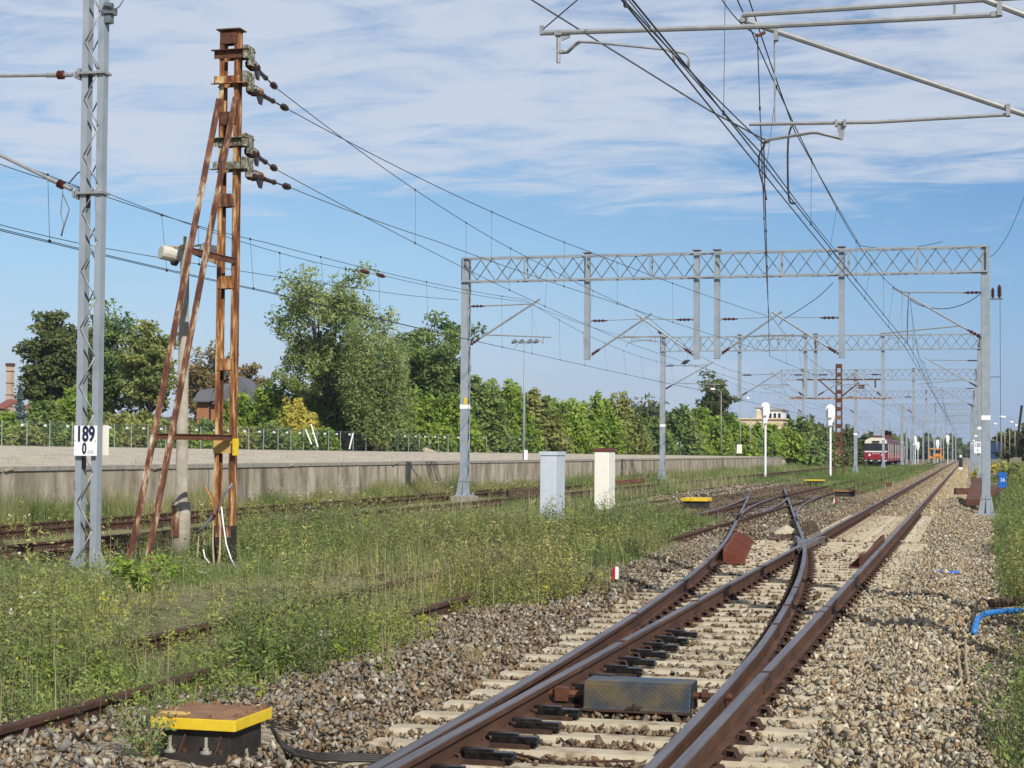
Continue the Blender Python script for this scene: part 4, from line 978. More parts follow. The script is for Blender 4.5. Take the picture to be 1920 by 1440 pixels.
print(cabinet("relay_cabinet", "cream relay cabinet with a flat maroon roof standing in the grass", 1114, 1153, 1141, 955, 847, 43.5, "cream", "maroon", caph=.085))

# ------------------------------------------------------------------ point machines with yellow lids
def point_machine(c, w, d, zt, label, lid="rustlid", zb=-.36, yaw=0.0, rim="yellow", det=True):
    e = empty("point_machine", (c[0], c[1], zb), label, "point machine", "yellow lidded point machines by the tracks"); x, y = c
    mb = MB(); mb.box((x, y, (zb + zt - .07) / 2), (w - .1, d - .1, zt - .07 - zb)); mb.build("case", M["black"], e, bevel=.008)
    lidb = MB(); lidb.box((x, y, zt - .035), (w, d, .07), mi=0); lidb.box((x, y, zt + .002), (w - .012, d - .012, .008), mi=1)
    l = lidb.build("lid", [M[rim], M[lid]], e, bevel=.006)
    if det:
        mb = MB()
        for q, t in [(q, .44) for q in (-.42, -.14, .14, .42)] + [(s, q) for q in (-.3, 0, .3) for s in (-.45, .44)] + [(.2, -.42)]:
            MB().tube([(x + q * w, y + t * d, zt), (x + q * w, y + t * d, zt + .024)], .021, 6).build("lid_bolt", M["rustlid"], l)
        mb = MB(); mb.box((x - w * .27, y - d * .36, zt + .014), (w * .32, d * .12, .018)); mb.build("lid_hasp", M["ochre"], l, bevel=.006)
        mb = MB(); zr = zt - .21; mb.box((x + .04, y - d / 2 - .035, zr), (w * .92, .12, .014)); mb.box((x + .04, y - d / 2 - .09, zr - .05), (w * .92, .012, .11)); mb.box((x + w * .47, y - d / 2 - .04, zr - .1), (.014, .11, .22))
        mb.build("mounting_angle", M["black"], e)
        for q in (-.22, .2):
            mb = MB(); X = x + q * w; mb.tube([(X, y - d / 2 - .04, zr), (X, y - d / 2 - .04, zr + .105)], .011, 8); mb.tube([(X, y - d / 2 - .04, zr + .006), (X, y - d / 2 - .04, zr + .02)], .036, 10); mb.tube([(X, y - d / 2 - .04, zr + .02), (X, y - d / 2 - .04, zr + .04)], .02, 6)
            mb.build("anchor_bolt", M["bolt"], e)
            mb = MB(); mb.prism([(X + .06, y - d / 2 + .04, zr + .005), (X + .06, y - d / 2 - .06, zr + .005), (X + .06, y - d / 2 + .04, zr + .11)], (0, 0, 0), (.01, 0, 0)); mb.tube([(X + .09, y - d / 2 - .03, zr), (X + .09, y - d / 2 - .03, zr + .03)], .022, 6); mb.build("gusset", M["clip"], e)
        mb = MB(); mb.box((x + w / 2 + .1, y + d * .2, zt - .28), (.22, .08, .02)); mb.box((x + w / 2 + .2, y + d * .2, zt - .32), (.02, .08, .08)); mb.build("cable_bracket", M["black"], e)
    return e
zt = .03; A = unz(449, 1352, zt); B = unz(291, 1337, zt); C_ = unz(523, 1327, zt)
w_ = A.x - uny(288, 1347, A.y).x; d_ = min(C_.y - A.y, .9); print("near box", w_, d_)
pm = point_machine(((A.x + B.x) / 2, A.y + d_ / 2), w_, d_, zt, "black point machine with a rusted lid and bright yellow rim, black cables leaving it")
for (pxa, pxb, py, lab, Y_, rimm) in ((1276, 1326, 938, "yellow topped point machine low in the grass between the cream cabinet and the slip crossing", 41, "yellow"), (1508, 1545, 901, "yellow topped point machine with a pale front in the far grass behind the slip crossing", 96, "yellow"), (1563, 1604, 921, "dull orange topped point machine with a black case between slip crossing and main track", 66, "rustlid")):
    a = uny(pxa, py, Y_); b = uny(pxb, py, Y_); point_machine(((a.x + b.x) / 2, Y_ + .4), b.x - a.x, .8, a.z + .05, lab, rimm if rimm == "rustlid" else "yellow", a.z - .2, det=False, rim=rimm)
# cables from the near machine to the rail
cb = empty("cable_bundle", tuple(unz(515, 1370, -.15)), "black cable bundle snaking over ballast from the rusted lid machine to the rail", "cable")
for k in range(4):
    pts = [unz(px + 3 * k, py + 4 * k, z) for px, py, z in ((508, 1362, -.10), (522, 1390, -.13), (548, 1405, -.14), (590, 1413, -.14), (640, 1414, -.14), (690, 1415, -.15), (735, 1418, -.16))]
    MB().tube(pts, .011, 6).build("cable", M["black"], cb, smooth=True)
o = MB().tube([unz(*q, -.165) for q in ((965, 1413), (1010, 1424), (1060, 1430), (1110, 1428), (1190, 1427))], .009, 6).build("rod_wire", M["clip"]); tag(o, "dark thin wire lying across a sleeper in front of the blue grey cover", "cable")

# blue-grey cover between the rails
a = unz(1092, 1331, -.17); b = unz(1292, 1336, -.17); yb, w = a.y, b.x - a.x + .02
lc = empty("point_lock_cover", (a.x + w / 2, yb, -.18), "blue grey checker plate cover lying between the main track rails", "cover")
mb = MB(); zt = .035; pr = [(yb, -.17), (yb + .02, -.15), (yb + .055, zt - .02), (yb + .08, zt), (yb + .36, zt), (yb + .40, -.17)]
mb.prism([(a.x, y, z) for y, z in pr], (0, 0, 0), (w, 0, 0)); mb.build("cover_plate", M["cover"], lc, bevel=.006)
mb = MB(); mb.box((a.x + w / 2, yb + .0, -.165), (w + .03, .06, .012)); mb.tube([(a.x + w * .49, yb - .015, -.16), (a.x + w * .49, yb - .015, -.11)], .012, 6); mb.box((a.x + w * .49, yb - .012, -.135), (.11, .02, .012)); mb.build("base_flange", M["clip"], lc)
mb = MB(); mb.tube([(a.x - .38, yb + .22, -.09), (a.x, yb + .22, -.09)], .03, 8); mb.box((a.x - .2, yb + .22, -.09), (.1, .1, .1)); mb.build("drive_rod", M["rust_d"], lc); mb = MB(); mb.tube([(a.x + w, yb + .2, -.06), (a.x + w + .28, yb + .2, -.06)], .026, 8); mb.tube([(a.x + w + .06, yb + .2, -.06), (a.x + w + .1, yb + .2, -.06)], .05, 8); mb.build("drive_rod", M["rust_d"], lc)

# ------------------------------------------------------------------ clearance markers
def marker(px, pyb, pyt, z, label, sw):
    p = unz(px, pyb, z); e = empty("clearance_marker", tuple(p), label, "marker post", "red and white clearance markers")
    D = (p - EYE).dot(_f); s = D / FPX; H = (pyb - pyt) * s; w = H * .27
    MB().box((p.x, p.y, p.z + H * .22), (w * .36, w * .36, H * .5)).build("stake", M["black"], e)
    for k, m in ((-1, "red"), (1, "white")):
        k2 = k if not sw else -k; z0, z1 = p.z + H * .45, p.z + H
        mb = MB(); pr = [(0, z0), (k2 * w * .5, z0), (k2 * w * .5, z1 - w * .32), (k2 * w * .4, z1 - w * .1), (k2 * w * .24, z1), (0, z1)]
        mb.prism([(p.x + a, p.y - w * .42, b) for a, b in pr], (0, 0, 0), (0, w * .84, 0)); mb.build("cap_half", M[m], e, bevel=.004)
    return e
marker(1154, 1105, 1063, -.2, "red and white clearance marker on a black stake at the ballast edge", False)
marker(1565, 951, 935, -.15, "small distant clearance marker beside the dull orange topped point machine", True)
# curled black cable end in the grass
o = MB().tube([unz(1085, 1105, -.1), unz(1100, 1110, -.05)] + [uny(*q, unz(1100, 1105, -.1).y) for q in ((1102, 1096), (1108, 1088), (1112, 1080), (1108, 1075), (1101, 1078), (1099, 1088), (1104, 1096))], .016, 6).build("cable_curl", M["black"], None, smooth=True); tag(o, "black cable end curled up at the grass edge beside the marker", "cable")
o = MB().tube([unz(*q, -.2) for q in ((1118, 1110), (1150, 1108), (1180, 1103), (1210, 1095))], .014, 6).build("ground_cable", M["black"], None, smooth=True); tag(o, "short black cable lying in ballast under the red and white marker", "cable")

# ------------------------------------------------------------------ signals seen from behind
def signal(px, Y, pyb, pyt, label, flip=False, wpx=16, bx=True):
    p = uny(px, pyb, Y); D = (p - EYE).dot(_f); s = D / FPX; zt = uny(px, pyt, Y).z
    e = empty("signal", tuple(p), label, "railway signal", "signals with white backed oval heads"); hw = wpx / 2 * s; hh = 37 * s
    MB().tube([(p.x, p.y, p.z - .3), (p.x, p.y, zt - hh * .8)], .075, 8).build("post", M["white"], e)
    mb = MB(); n = 10; cz = zt - hw; poly = [(p.x + hw * math.cos(a), p.y, cz + hw * math.sin(a)) for a in np.linspace(0, PI, n)]
    zb = zt - hh; poly += [(p.x - hw, p.y, zb + .55), (p.x - hw * .55, p.y, zb + .1), (p.x + hw * .55, p.y, zb + .1), (p.x + hw, p.y, zb + .55)]
    mb.prism(poly, (0, -.05, 0), (0, .02, 0)); h = mb.build("signal_head", M["white"], e)
    mb = MB(); mb.box((p.x, p.y - .12, zt - hh * .42), (hw * 1.0, .2, hh * .55)); mb.box((p.x, p.y - .14, zb + .05), (hw * .9, .26, .35)); mb.build("lamp_case", M["white"], h, bevel=.03)
    mb = MB()
    for k in range(5): mb.box((p.x + hw + .16, p.y - .1, p.z + .5 + .5 * k), (.3, .03, .03))
    mb.tube([(p.x + hw * .1 - .2, p.y - .1, p.z), (p.x - .2, p.y - .1, zb + .3)], .02, 5); mb.build("ladder", M["galv_d"], e)
    return e
signal(1435, 116, 886, 754, "white backed signal on a white post in front of the pale building")
signal(1557, 118, 886, 758, "white backed signal on a white post, beside the rusty T shaped mast", wpx=17)
for i, (px, py0, py1, Y) in enumerate(((1721, 850, 828, 330), (1758, 848, 824, 380), (1777, 852, 815, 350), (1716, 838, 817, 300))):
    p = uny(px, py1, Y); s = Y / FPX; e = MB().tube([(p.x, p.y, -.2), (p.x, p.y, p.z - .8)], .07, 6); e.prism([(p.x + 3.2 * s * math.cos(a), p.y, p.z - 4 * s + (4 * s if math.sin(a) > 0 else 13 * s) * math.sin(a)) for a in np.linspace(0, 2 * PI, 12, endpoint=False)], (0, -.1, 0), (0, .05, 0))
    o = e.build("signal", M["white"]); tag(o, ["tiny white backed signal beside the red train's rear", "tiny white backed signal above the orange vehicle", "tiny white backed signal beside the main track far off", "small white signal plate seen over the red train's rear roof"][i], "railway signal", "signals with white backed oval heads")

# ------------------------------------------------------------------ rusty T-shaped mast
TX, TY = -9.0, 125.
p0 = uny(1573, 884, TY); tm = empty("anchor_mast", (p0.x, TY, p0.z), "far rusty lattice mast with two crossarms beside the white signal", "mast")
zt = uny(1573, 684, TY).z
for s in (-1, 1):
    mb = MB(); mb.bar((p0.x + s * .34, TY, p0.z - .3), (p0.x + s * .2, TY, p0.z + 3), .11, .2, (0, 1, 0)); mb.bar((p0.x + s * .2, TY, p0.z + 3), (p0.x + s * .18, TY, zt), .10, .2, (0, 1, 0)); mb.build("channel_leg", M["rust_d"], tm)
for k, z in enumerate(np.arange(p0.z + 1.4, zt, .62)): MB().box((p0.x, TY, z), (.46 if z > p0.z + 3 else .54, .21, .30)).build("tie_plate", M["rust_pale" if k % 4 == 0 else "rust_d"], tm)
for pya, xa, xb in ((712, 1494, 1652), (747, 1478, 1670)):
    mb = MB(); a = uny(xa, pya, TY); b = uny(xb, pya, TY); b.z = a.z; mb.bar(a, b, .12, .1); mb.build("crossarm", M["rust_d"] if pya < 730 else M["rust"], tm)
mb = MB(); mb.bar(uny(1535, 712, TY), uny(1571, 744, TY), .1, .1); mb.bar(uny(1610, 718, TY), uny(1577, 744, TY), .1, .1); mb.build("arm_brace", M["rust_d"], tm)
mb = MB()
for q in (1507, 1641): mb.tube([uny(q, 713, TY), uny(q, 727, TY)], .06, 5)
for q in (1612, 1618): mb.tube([uny(q, 722, TY), uny(q, 729, TY)], .12, 6)
mb.build("hanging_insulator", M["insul"], tm)

# ------------------------------------------------------------------ plain grey masts down the line
def plain_mast(x, y, h, z0=0, w=.26, arm=0, m="galv", first=[0]):
    mb = MB(); channel(mb, x, y - .13, z0 - .4, z0 + h, w, .07, "y-"); channel(mb, x, y + .13, z0 - .4, z0 + h, w, .07, "y+")
    for z in np.arange(z0 + .6, z0 + h, 1.3): mb.box((x, y, z), (w - .02, .25, .1))
    return mb
fm = [(1507, 770, 470), (1515, 776, 520), (1639, 795, 420), (1646, 800, 470), (1668, 790, 400), (1690, 757, 238), (1700, 800, 300), (1708, 800, 420), (1731, 790, 360), (1741, 805, 470), (1752, 800, 330), (1764, 800, 400), (1769, 812, 520), (1786, 800, 420), (1792, 812, 520), (1800, 818, 640), (1585, 800, 300), (1593, 804, 340), (1497, 770, 300), (1517, 775, 300), (1502, 772, 330), (1618, 805, 520), (1627, 802, 560), (1652, 806, 640)]
fm.sort()
def ordw(i): return ["first", "second", "third", "fourth", "fifth", "sixth", "seventh", "eighth", "ninth", "tenth", "eleventh", "twelfth", "thirteenth", "fourteenth", "fifteenth", "sixteenth", "seventeenth", "eighteenth", "nineteenth", "twentieth", "twenty-first", "twenty-second", "twenty-third", "twenty-fourth", "twenty-fifth", "twenty-sixth"][i]
for i, (px, pyt, Y) in enumerate(fm):
    p = uny(px, pyt, Y); o = plain_mast(p.x, Y, p.z, 0, .26 if Y < 260 else .32).build("catenary_mast", M["galv"])
    ar = MB(); ar.tube([(p.x, Y, p.z - 1.2), (p.x + (1.6 if i % 2 else -1.6), Y, p.z - .5)], .05, 4); a = ar.build("bracket_arm", M["tube"], None); a.parent = o
    o.location = (0, 0, 0)
    tag(o, "thin grey mast, %s along the far row towards the vanishing point" % ordw(i), "mast", "thin distant grey masts")

# ------------------------------------------------------------------ red train
def train():
    x0, y0 = XC + .0, 222.0; W2 = 1.45
    e = empty("electric_train", (x0, y0, 0), "red and cream electric multiple unit standing on the far track", "train")
    def car(yc0, L, front):
        mb = MB(); z0, z1, z2 = .95, 1.95, 3.35
        mb.box((x0, yc0 + L / 2, (z0 + 1.55) / 2 + .0), (2 * W2, L, 1.55 - z0 + .4), mi=0)
        b = mb.build("car_body", [M["trainred"]], e)
        MB().box((x0, yc0 + L / 2, 2.45), (2 * W2 - .02, L - .02, 1.2)).build("side_band", M["trainwine"], e)
        mb = MB(); mb.prism([(x0 + a, yc0 + .01, z) for a, z in ((-W2, 3.0), (-W2 + .12, 3.45), (-.7, 3.78), (.7, 3.78), (W2 - .12, 3.45), (W2, 3.0))], (0, 0, 0), (0, L - .02, 0)); mb.build("roof", M["trainwine"], e)
        n = int(L / 3.2)
        for k in range(n):
            yy = yc0 + 1.8 + k * 3.1
            MB().box((x0 + W2, yy, 2.45), (.03, 1.5, .85)).build("window", M["glass"], e)
            if k % 2 == 0:
                for q in (.95, 1.55): MB().box((x0 + W2 + .012, yy + q, 2.05), (.03, .28, 1.9)).build("door_panel", M["traincream"], e)
        for q in (2.6, L - 2.6):
            mb = MB(); mb.box((x0, yc0 + q, .62), (2.2, 2.9, .45))
            for a in (-1.1, 1.1):
                for s in (-.75, .75): mb.tube([(x0 + s - .07, yc0 + q + a, .46), (x0 + s + .07, yc0 + q + a, .46)], .46, 12)
            mb.build("bogie", M["black"], e)
    car(y0, 20.5, True); car(y0 + 21.2, 21, False); car(y0 + 42.8, 20.5, False)
    f = y0 - .03
    mb = MB(); mb.prism([(x0 + a, f, z) for a, z in ((-1.42, 3.02), (-1.34, 3.4), (-.7, 3.74), (.7, 3.74), (1.34, 3.4), (1.42, 3.02))], (0, -.12, 0), (0, .1, 0)); mb.build("front_fascia", M["traincream"], e)
    mb = MB(); mb.box((x0, f, 1.42), (2.84, .16, 1.0)); mb.build("front_panel", M["trainred"], e)
    mb = MB(); mb.box((x0, f - .005, 1.98), (2.84, .16, .16)); mb.build("front_stripe", M["plasterw"], e)
    for s in (-1, 1): MB().box((x0 + s * .66, f - .02, 2.53), (1.24, .12, .9)).build("windscreen", M["glass"], e)
    MB().box((x0, f - .06, 3.25), (.9, .14, .2)).build("destination_board", M["black"], e)
    for s in (-1, 1):
        MB().tube([(x0 + s * .8, f - .02, 1.55), (x0 + s * .8, f - .14, 1.55)], .15, 12).build("headlight", M["plasterw"], e)
        MB().tube([(x0 + s * .86, f, .95), (x0 + s * .86, f - .5, .95)], [.1, .24], 10).build("buffer", M["black"], e)
    lettering("fleet_number", "EN57-1567", (x0 + .02, f - .095, 1.72), .2, M["white"], e)
    mb = MB(); mb.box((x0, f, .82), (2.7, .2, .14)); mb.build("buffer_beam", M["plasterw"], e)
    MB().box((x0, f - .15, .75), (.6, .5, .5)).build("coupler", M["black"], e)
    for yy in (y0 + 26, y0 + 36):
        mb = MB(); mb.bar((x0, yy - 1.2, 3.85), (x0, yy + .2, 4.55), .9, .05); mb.bar((x0, yy + .2, 4.55), (x0, yy - .7, 5.0), .9, .05); mb.box((x0, yy - .7, 5.0), (1.6, .3, .05)); mb.box((x0, yy, 3.86), (1.5, 2.4, .16)); mb.build("pantograph", M["rust_d"], e)
    MB().box((x0 + .1, y0 + 5, 3.9), (1.3, 3.4, .3)).build("roof_equipment", M["maroon"], e)
train()
# ------------------------------------------------------------------ orange track vehicle
ox, oy = XD + .3, 345.
ov = empty("rail_vehicle", (ox, oy, 0), "small orange maintenance vehicle on the weedy track beyond the train", "rail vehicle")
MB().box((ox, oy + 2, 1.05), (2.5, 6, .5)).build("chassis", M["orange"], ov, bevel=.05)
mb = MB()
for sx in (-1, 1):
    for yy in (0, 2.2): mb.box((ox + sx * 1.02, oy + yy - .7, 2.0), (.14, .14, 1.4))
mb.build("cab_frame", M["orange"], ov); MB().box((ox, oy + .4, 1.9), (1.95, 2.0, 1.0)).build("cab_glass", M["glass"], ov); MB().box((ox, oy + .4, 2.75), (2.5, 2.9, .24)).build("cab_roof", M["orange"], ov, bevel=.05)
MB().box((ox + .3, oy - .9, 1.5), (1.5, .6, .6)).build("engine_hood", M["orange"], ov, bevel=.05)
for sx in (-.75, .75): MB().tube([(ox + sx - .08, oy + .2, .42), (ox + sx + .08, oy + .2, .42)], .42, 12).build("wheel", M["black"], ov)

# ------------------------------------------------------------------ station lamps on the ramp
def slim_lamp(px, pyb, pyt, X, label, fan=False, arm=None, Y=None, grp="slim grey lamp posts"):
    p = unx(px, pyb, X) if Y is None else uny(px, pyb, Y); D = (p - EYE).dot(_f); zt = uny(px, pyt, p.y).z
    e = empty("lamp_post", tuple(p), label, "lamp post", grp)
    MB().tube([(p.x, p.y, p.z - .2), (p.x, p.y, zt)], [.07, .045], 8).build("pole", M["galv"] if fan else M["conc"], e, smooth=True)
    mb = MB()
    if fan:
        mb.box((p.x, p.y, zt), (.1, .1, .1))
        for k in (-1, 1): mb.bar((p.x, p.y, zt + .02), (p.x + k * .62, p.y + .1, zt + .05), .06, .05); 
        mb.build("crossbar", M["galv_d"], e)
        for k in (-.6, -.2, .25, .6): MB().lathe((p.x + k - .12, p.y - .02, zt - .03), (p.x + k + .16, p.y + .06, zt + .12), [(0, .05), (.4, .1), (.8, .12), (1, .05)], 8).build("floodlight", M["galv_d"], e)
    elif arm:
        mb.tube([(p.x, p.y, zt), (p.x + arm * .5, p.y, zt + .25), (p.x + arm, p.y, zt + .28)], .035, 6); mb.build("arm", M["galv"], e)
        MB().lathe((p.x + arm * .85, p.y, zt + .3), (p.x + arm * 1.5, p.y, zt + .33), [(0, .05), (.3, .13), (.8, .12), (1, .04)], 8).build("lantern", M["white"], e)
    return e, p
e_, lp = slim_lamp(982, 861, 642, -23.0, "slim grey lamp post with a fan of floodlights on the loading ramp", True)
slim_lamp(1352, 845, 735, -26, "concrete lamp post with one lantern in front of the tall dark tree", arm=-.8)
slim_lamp(1388, 845, 752, -25, "concrete lamp post by the ramp with a cream junction box at its foot", arm=.7)
for i, (px, py0, py1, Y, ar) in enumerate(((1407, 840, 775, 190, .7), (1546, 830, 798, 260, .7), (1869, 842, 806, 200, -.8), (1878, 850, 800, 210, -.6), (1884, 850, 797, 190, .6), (1893, 850, 803, 200, .6), (1903, 845, 788, 175, -1))):
    slim_lamp(px, py0, py1, 0, ["thin lamp post rising behind the pale building's bushes", "thin lamp post beside the far white signal", "low lamp post with a lantern, first of the cluster past the gantry post", "pale lamp post, second of the cluster past the gantry post", "pale lamp post, third of the cluster past the gantry post", "pale lamp post, fourth of the cluster past the gantry post", "pale lamp post standing next to the leaning black pole"][i], arm=ar, Y=Y)
o = MB().box((lp.x + .12, lp.y, lp.z + .18), (.18, .18, .62)).build("junction_box", M["white"], None, bevel=.02); tag(o, "white junction box at the foot of the floodlight post", "junction box")
p = unx(1387, 846, -25); o = MB().box((p.x, p.y - .3, p.z + .25), (.55, .3, 1.0)).build("junction_box", M["cream"], None, bevel=.02); tag(o, "cream junction box at the foot of the lamp post near the ramp's end", "junction box")
p = uny(1568 + 36, 850, 170)
pb = uny(1904, 855, 70); pt = uny(1916, 760, 70); o = MB().tube([pb, pt], .05, 6).build("leaning_pole", M["black"]); tag(o, "leaning black pole beside the cluster of pale lamp posts", "pole")

# ------------------------------------------------------------------ right-hand side bits
gx = xr1
p = uny(1880, 900, GY[0] - .3); bw, bh = .26, .52
np_ = empty("number_plate", tuple(p), "blue number plate reading 36 held off the gantry post by two rods", "sign")
mb = MB(); mb.box(p, (bw, .02, bh)); mb.build("plate", M["blue"], np_, bevel=.004); lettering("numerals", "36", (p.x, p.y - .014, p.z), .17, M["white"], np_)
mb = MB()
for q in (.2, -.14): mb.tube([(gx + .1, p.y + .15, p.z + q), (p.x - .05, p.y + .02, p.z + q)], .018, 6)
mb.build("holder_rod", M["tube"], np_)
p = uny(1833, 839, GY[1] - .3); s = .0325; w, h = .4, .68
kk = empty("kilometre_sign", tuple(p), "small far kilometre plate reading 188 over 9 on the second gantry", "sign", "kilometre signs on the masts")
MB().box(p, (w, .02, h)).build("plate", M["white"], kk); lettering("numerals", "188", (p.x, p.y - .014, p.z + .13), .36, M["ink"], kk, 0, .62); lettering("numerals", "9", (p.x, p.y - .014, p.z - .19), .26, M["ink"], kk, 0, .62)
for i, (a, b, w, lab) in enumerate((((1832, 901, 71), (1820, 942, 62), .34, "old brown timber beam tilted behind the gantry post, on the track side"), ((1845, 901, 71), (1836, 942, 62), .32, "old brown timber beam tilted behind the gantry post, on the side away from the track"), ((1790, 921, 65), (1822, 921, 65), .26, "short rust brown beam end lying level between main track and tilted timbers"), ((1852, 925, 66), (1880, 912, 72), .3, "dark timber beam poking out behind the gantry post below the blue plate"))):
    A = und(*a); B = und(*b); o = MB().bar(A, B, w, .24).build("timber_beam", M["woodred"], None, bevel=.01); tag(o, lab, "timber", "old timber beams")
for i, (px, py, X, L, lab) in enumerate(((985, 922, -13.2, 1.1, "dark timber end lying by the track between gantry post and grey cabinet"), (1175, 905, -16.9, 1.6, "brown timber beam tilted beside the track just past the cream cabinet"))):
    p = unx(px, py, X); o = MB().bar(p - Vector((L * .5, .1, .06)), p + Vector((L * .5, .5, .12 if i else 0)), .3, .24).build("timber_beam", M["wood"] if not i else M["woodred"], None, bevel=.012); tag(o, lab, "timber", "old timber beams")
p = unz(1638, 909, -.1); o = MB().bar(p - Vector((.9, 0, 0)), p + Vector((1.0, .2, 0)), .5, .3).build("timber_beam", M["woodred"], None, bevel=.02); tag(o, "rust brown beam at the far end of the slip crossing", "timber", "old timber beams")
# blue pipe, dead branches, rag, film scraps, pipe ends
gr = lambda px, py: unz(px, py, -.22)
bp = [gr(1826, 1186), gr(1832, 1172) + Vector((0, 0, .06)), gr(1842, 1166) + Vector((0, 0, .08)), gr(1862, 1161) + Vector((0, 0, .08)), gr(1895, 1156) + Vector((0, 0, .07)), gr(1945, 1153) + Vector((0, 0, .05))]
o = MB().tube(bp, .034, 10).build("pipe", M["bluep"], None, smooth=True); tag(o, "bright blue plastic pipe bending down into the ballast", "pipe")
o = MB().tube([gr(1858, 1131), gr(1905, 1128), gr(1950, 1126)], .06, 9).build("pipe", M["wood"]); tag(o, "brown rusty pipe stub lying behind the blue pipe", "pipe")
o = MB().tube([gr(1826, 1165), gr(1832, 1140) + Vector((0, 0, .05)), gr(1842, 1130) + Vector((0, 0, .06)), gr(1860, 1131)], .014, 6).build("cable_loop", M["black"], None, smooth=True); tag(o, "black cable looping from the brown pipe stub to the blue pipe", "cable")
for i, q in enumerate((((1795, 1222), (1800, 1265), (1803, 1292)), ((1810, 1205), (1811, 1250), (1816, 1284)), ((1826, 1292), (1845, 1325), (1880, 1362)))):
    o = MB().tube([gr(*a) + Vector((0, 0, .03)) for a in q], [.013, .016, .012], 6).build("dead_branch", M["barkpale"], None); tag(o, ["pale dead stick on the ballast below the blue pipe, the one closer to the track", "pale dead stick on the ballast below the blue pipe, the one closer to the weeds", "longer dead branch lying between the two pale sticks and the weeds"][i], "branch", "dead branches on the ballast")
def crumple(name, c, r, m, label, cat, sd=1, fl=.3):
    rr = np.random.default_rng(sd); mb = MB(); mb.ball(c, (r, r * .6, r * fl), 14, 8); mb.v = [(x + rr.normal(0, r * .12), y + rr.normal(0, r * .1), z + rr.normal(0, r * .06)) for x, y, z in mb.v]
    tag(mb.build(name, M[m]), label, cat)
crumple("rag", unz(1607, 1418, -.2), .09, "rag", "crumpled black rag lying on the ballast beside the sleeper ends", "rag", 3, .4)
crumple("plastic_scrap", unz(1763, 1072, -.15), .11, "plastic", "bright blue plastic scrap on the ballast, the one closer to the track", "scrap", 4, .2)
crumple("plastic_scrap", unz(1788, 1073, -.15), .10, "plastic", "bright blue plastic scrap on the ballast, the one closer to the weeds", "scrap", 5, .22)
# sand heap between the diverging rails, sand heaps by the fence
def heap(name, c, r, h, m, label, sd=1, ry=None):
    rr = np.random.default_rng(sd); mb = MB(); n, k = 22, 9; vs = [(c.x, c.y, c.z + h)]; fs = []
    for j in range(1, k + 1):
        for i in range(n):
            a = 2 * PI * i / n; q = r * j / k * (1 + .13 * math.sin(3 * a + sd) + .05 * rr.normal()); vs.append((c.x + q * math.cos(a), c.y + q * math.sin(a) * (ry or 1), c.z + h * (1 - j / k) ** 1.15 + rr.normal(0, h * .04) - (.12 if j == k else 0)))
    for i in range(n):
        fs.append((0, 1 + i, 1 + (i + 1) % n))
        for j in range(k - 1): fs.append((1 + j * n + i, 1 + (j + 1) * n + i, 1 + (j + 1) * n + (i + 1) % n, 1 + j * n + (i + 1) % n))
    mb.add(vs, fs); o = mb.build(name, M[m], None, smooth=True); tag(o, label, "heap", "sand heaps")
heap("sand_heap", unz(1474, 1000, -.19), .42, .2, "sand", "small sand and gravel heap between the diverging rails before the slip crossing", 2)
for i, (px, w) in enumerate(((905, 1.6), (942, 1.3), (1012, 1.6), (800, 1.0))):
    p, D = fpt(px); p = p + Vector((-.8, 2.2, -.05)); heap("sand_heap", p, w * 1.3, .75 if i != 3 else .45, "sand", "sandy heap behind the mesh fence, %s" % ["between gantry post and floodlight post", "close before the floodlight post", "just past the floodlight post", "just before the gantry post"][i], 5 + i, .6)
# wooden stumps and cables tangled at the rusty mast's foot
def stick(label, q, Y, r, m, cat="branch", nm="dead_branch", grp="sticks and cables tangled at the rusty mast's foot"):
    o = MB().tube([uny(a, b, Y + dy) for a, b, dy in q], r, 6).build(nm, M[m], None, smooth=True); tag(o, label, cat, grp)
Yb = RY - .45
stick("tallest pale dead stem leaning at the rusty mast's foot", ((404, 1085, -.4), (412, 1040, -.1), (413, 985, 0), (409, 955, .1)), Yb, [.022, .02, .018, .014], "barkpale")
stick("thin pale dead stem beside the tallest one at the rusty mast's foot", ((402, 1078, -.3), (399, 1020, 0), (400, 975, .1)), Yb, [.017, .015, .011], "barkpale")
stick("thin dead stem between the concrete lamp post and the rusty mast's foot", ((370, 1082, -.3), (370, 1040, 0), (373, 1000, .1)), Yb, [.013, .012, .009], "barkpale")
stick("white cable hanging in a curve down to the rusty mast's foot", ((415, 950, 0), (419, 985, 0), (424, 1020, 0), (434, 1050, -.1), (452, 1080, -.3)), Yb, .012, "white", "cable", "hanging_cable")
stick("grey rag of cable dangling low at the rusty mast's foot", ((381, 1030, 0), (384, 1045, 0), (396, 1060, 0), (412, 1075, -.1), (430, 1088, -.3)), Yb, .012, "plasterw", "cable", "hanging_cable")
stick("tangled grey cable bundle strung across the rusty mast's legs", ((368, 1000, 0), (385, 985, 0), (402, 962, .1), (418, 930, .1), (436, 906, .1)), Yb, .018, "galv_d", "cable", "hanging_cable")
for i, q in enumerate((((385, 912, 0), (396, 935, 0), (404, 965, 0)), ((392, 918, 0), (400, 940, 0), (406, 966, 0)), ((419, 920, 0), (412, 945, 0), (408, 965, 0)))):
    stick("orange frayed cable core sticking up at the rusty mast's foot, %s" % ["leftmost of three", "middle one of three", "rightmost of three"][i], q, Yb, .007, "rustlid" if i else "orange", "cable", "hanging_cable")
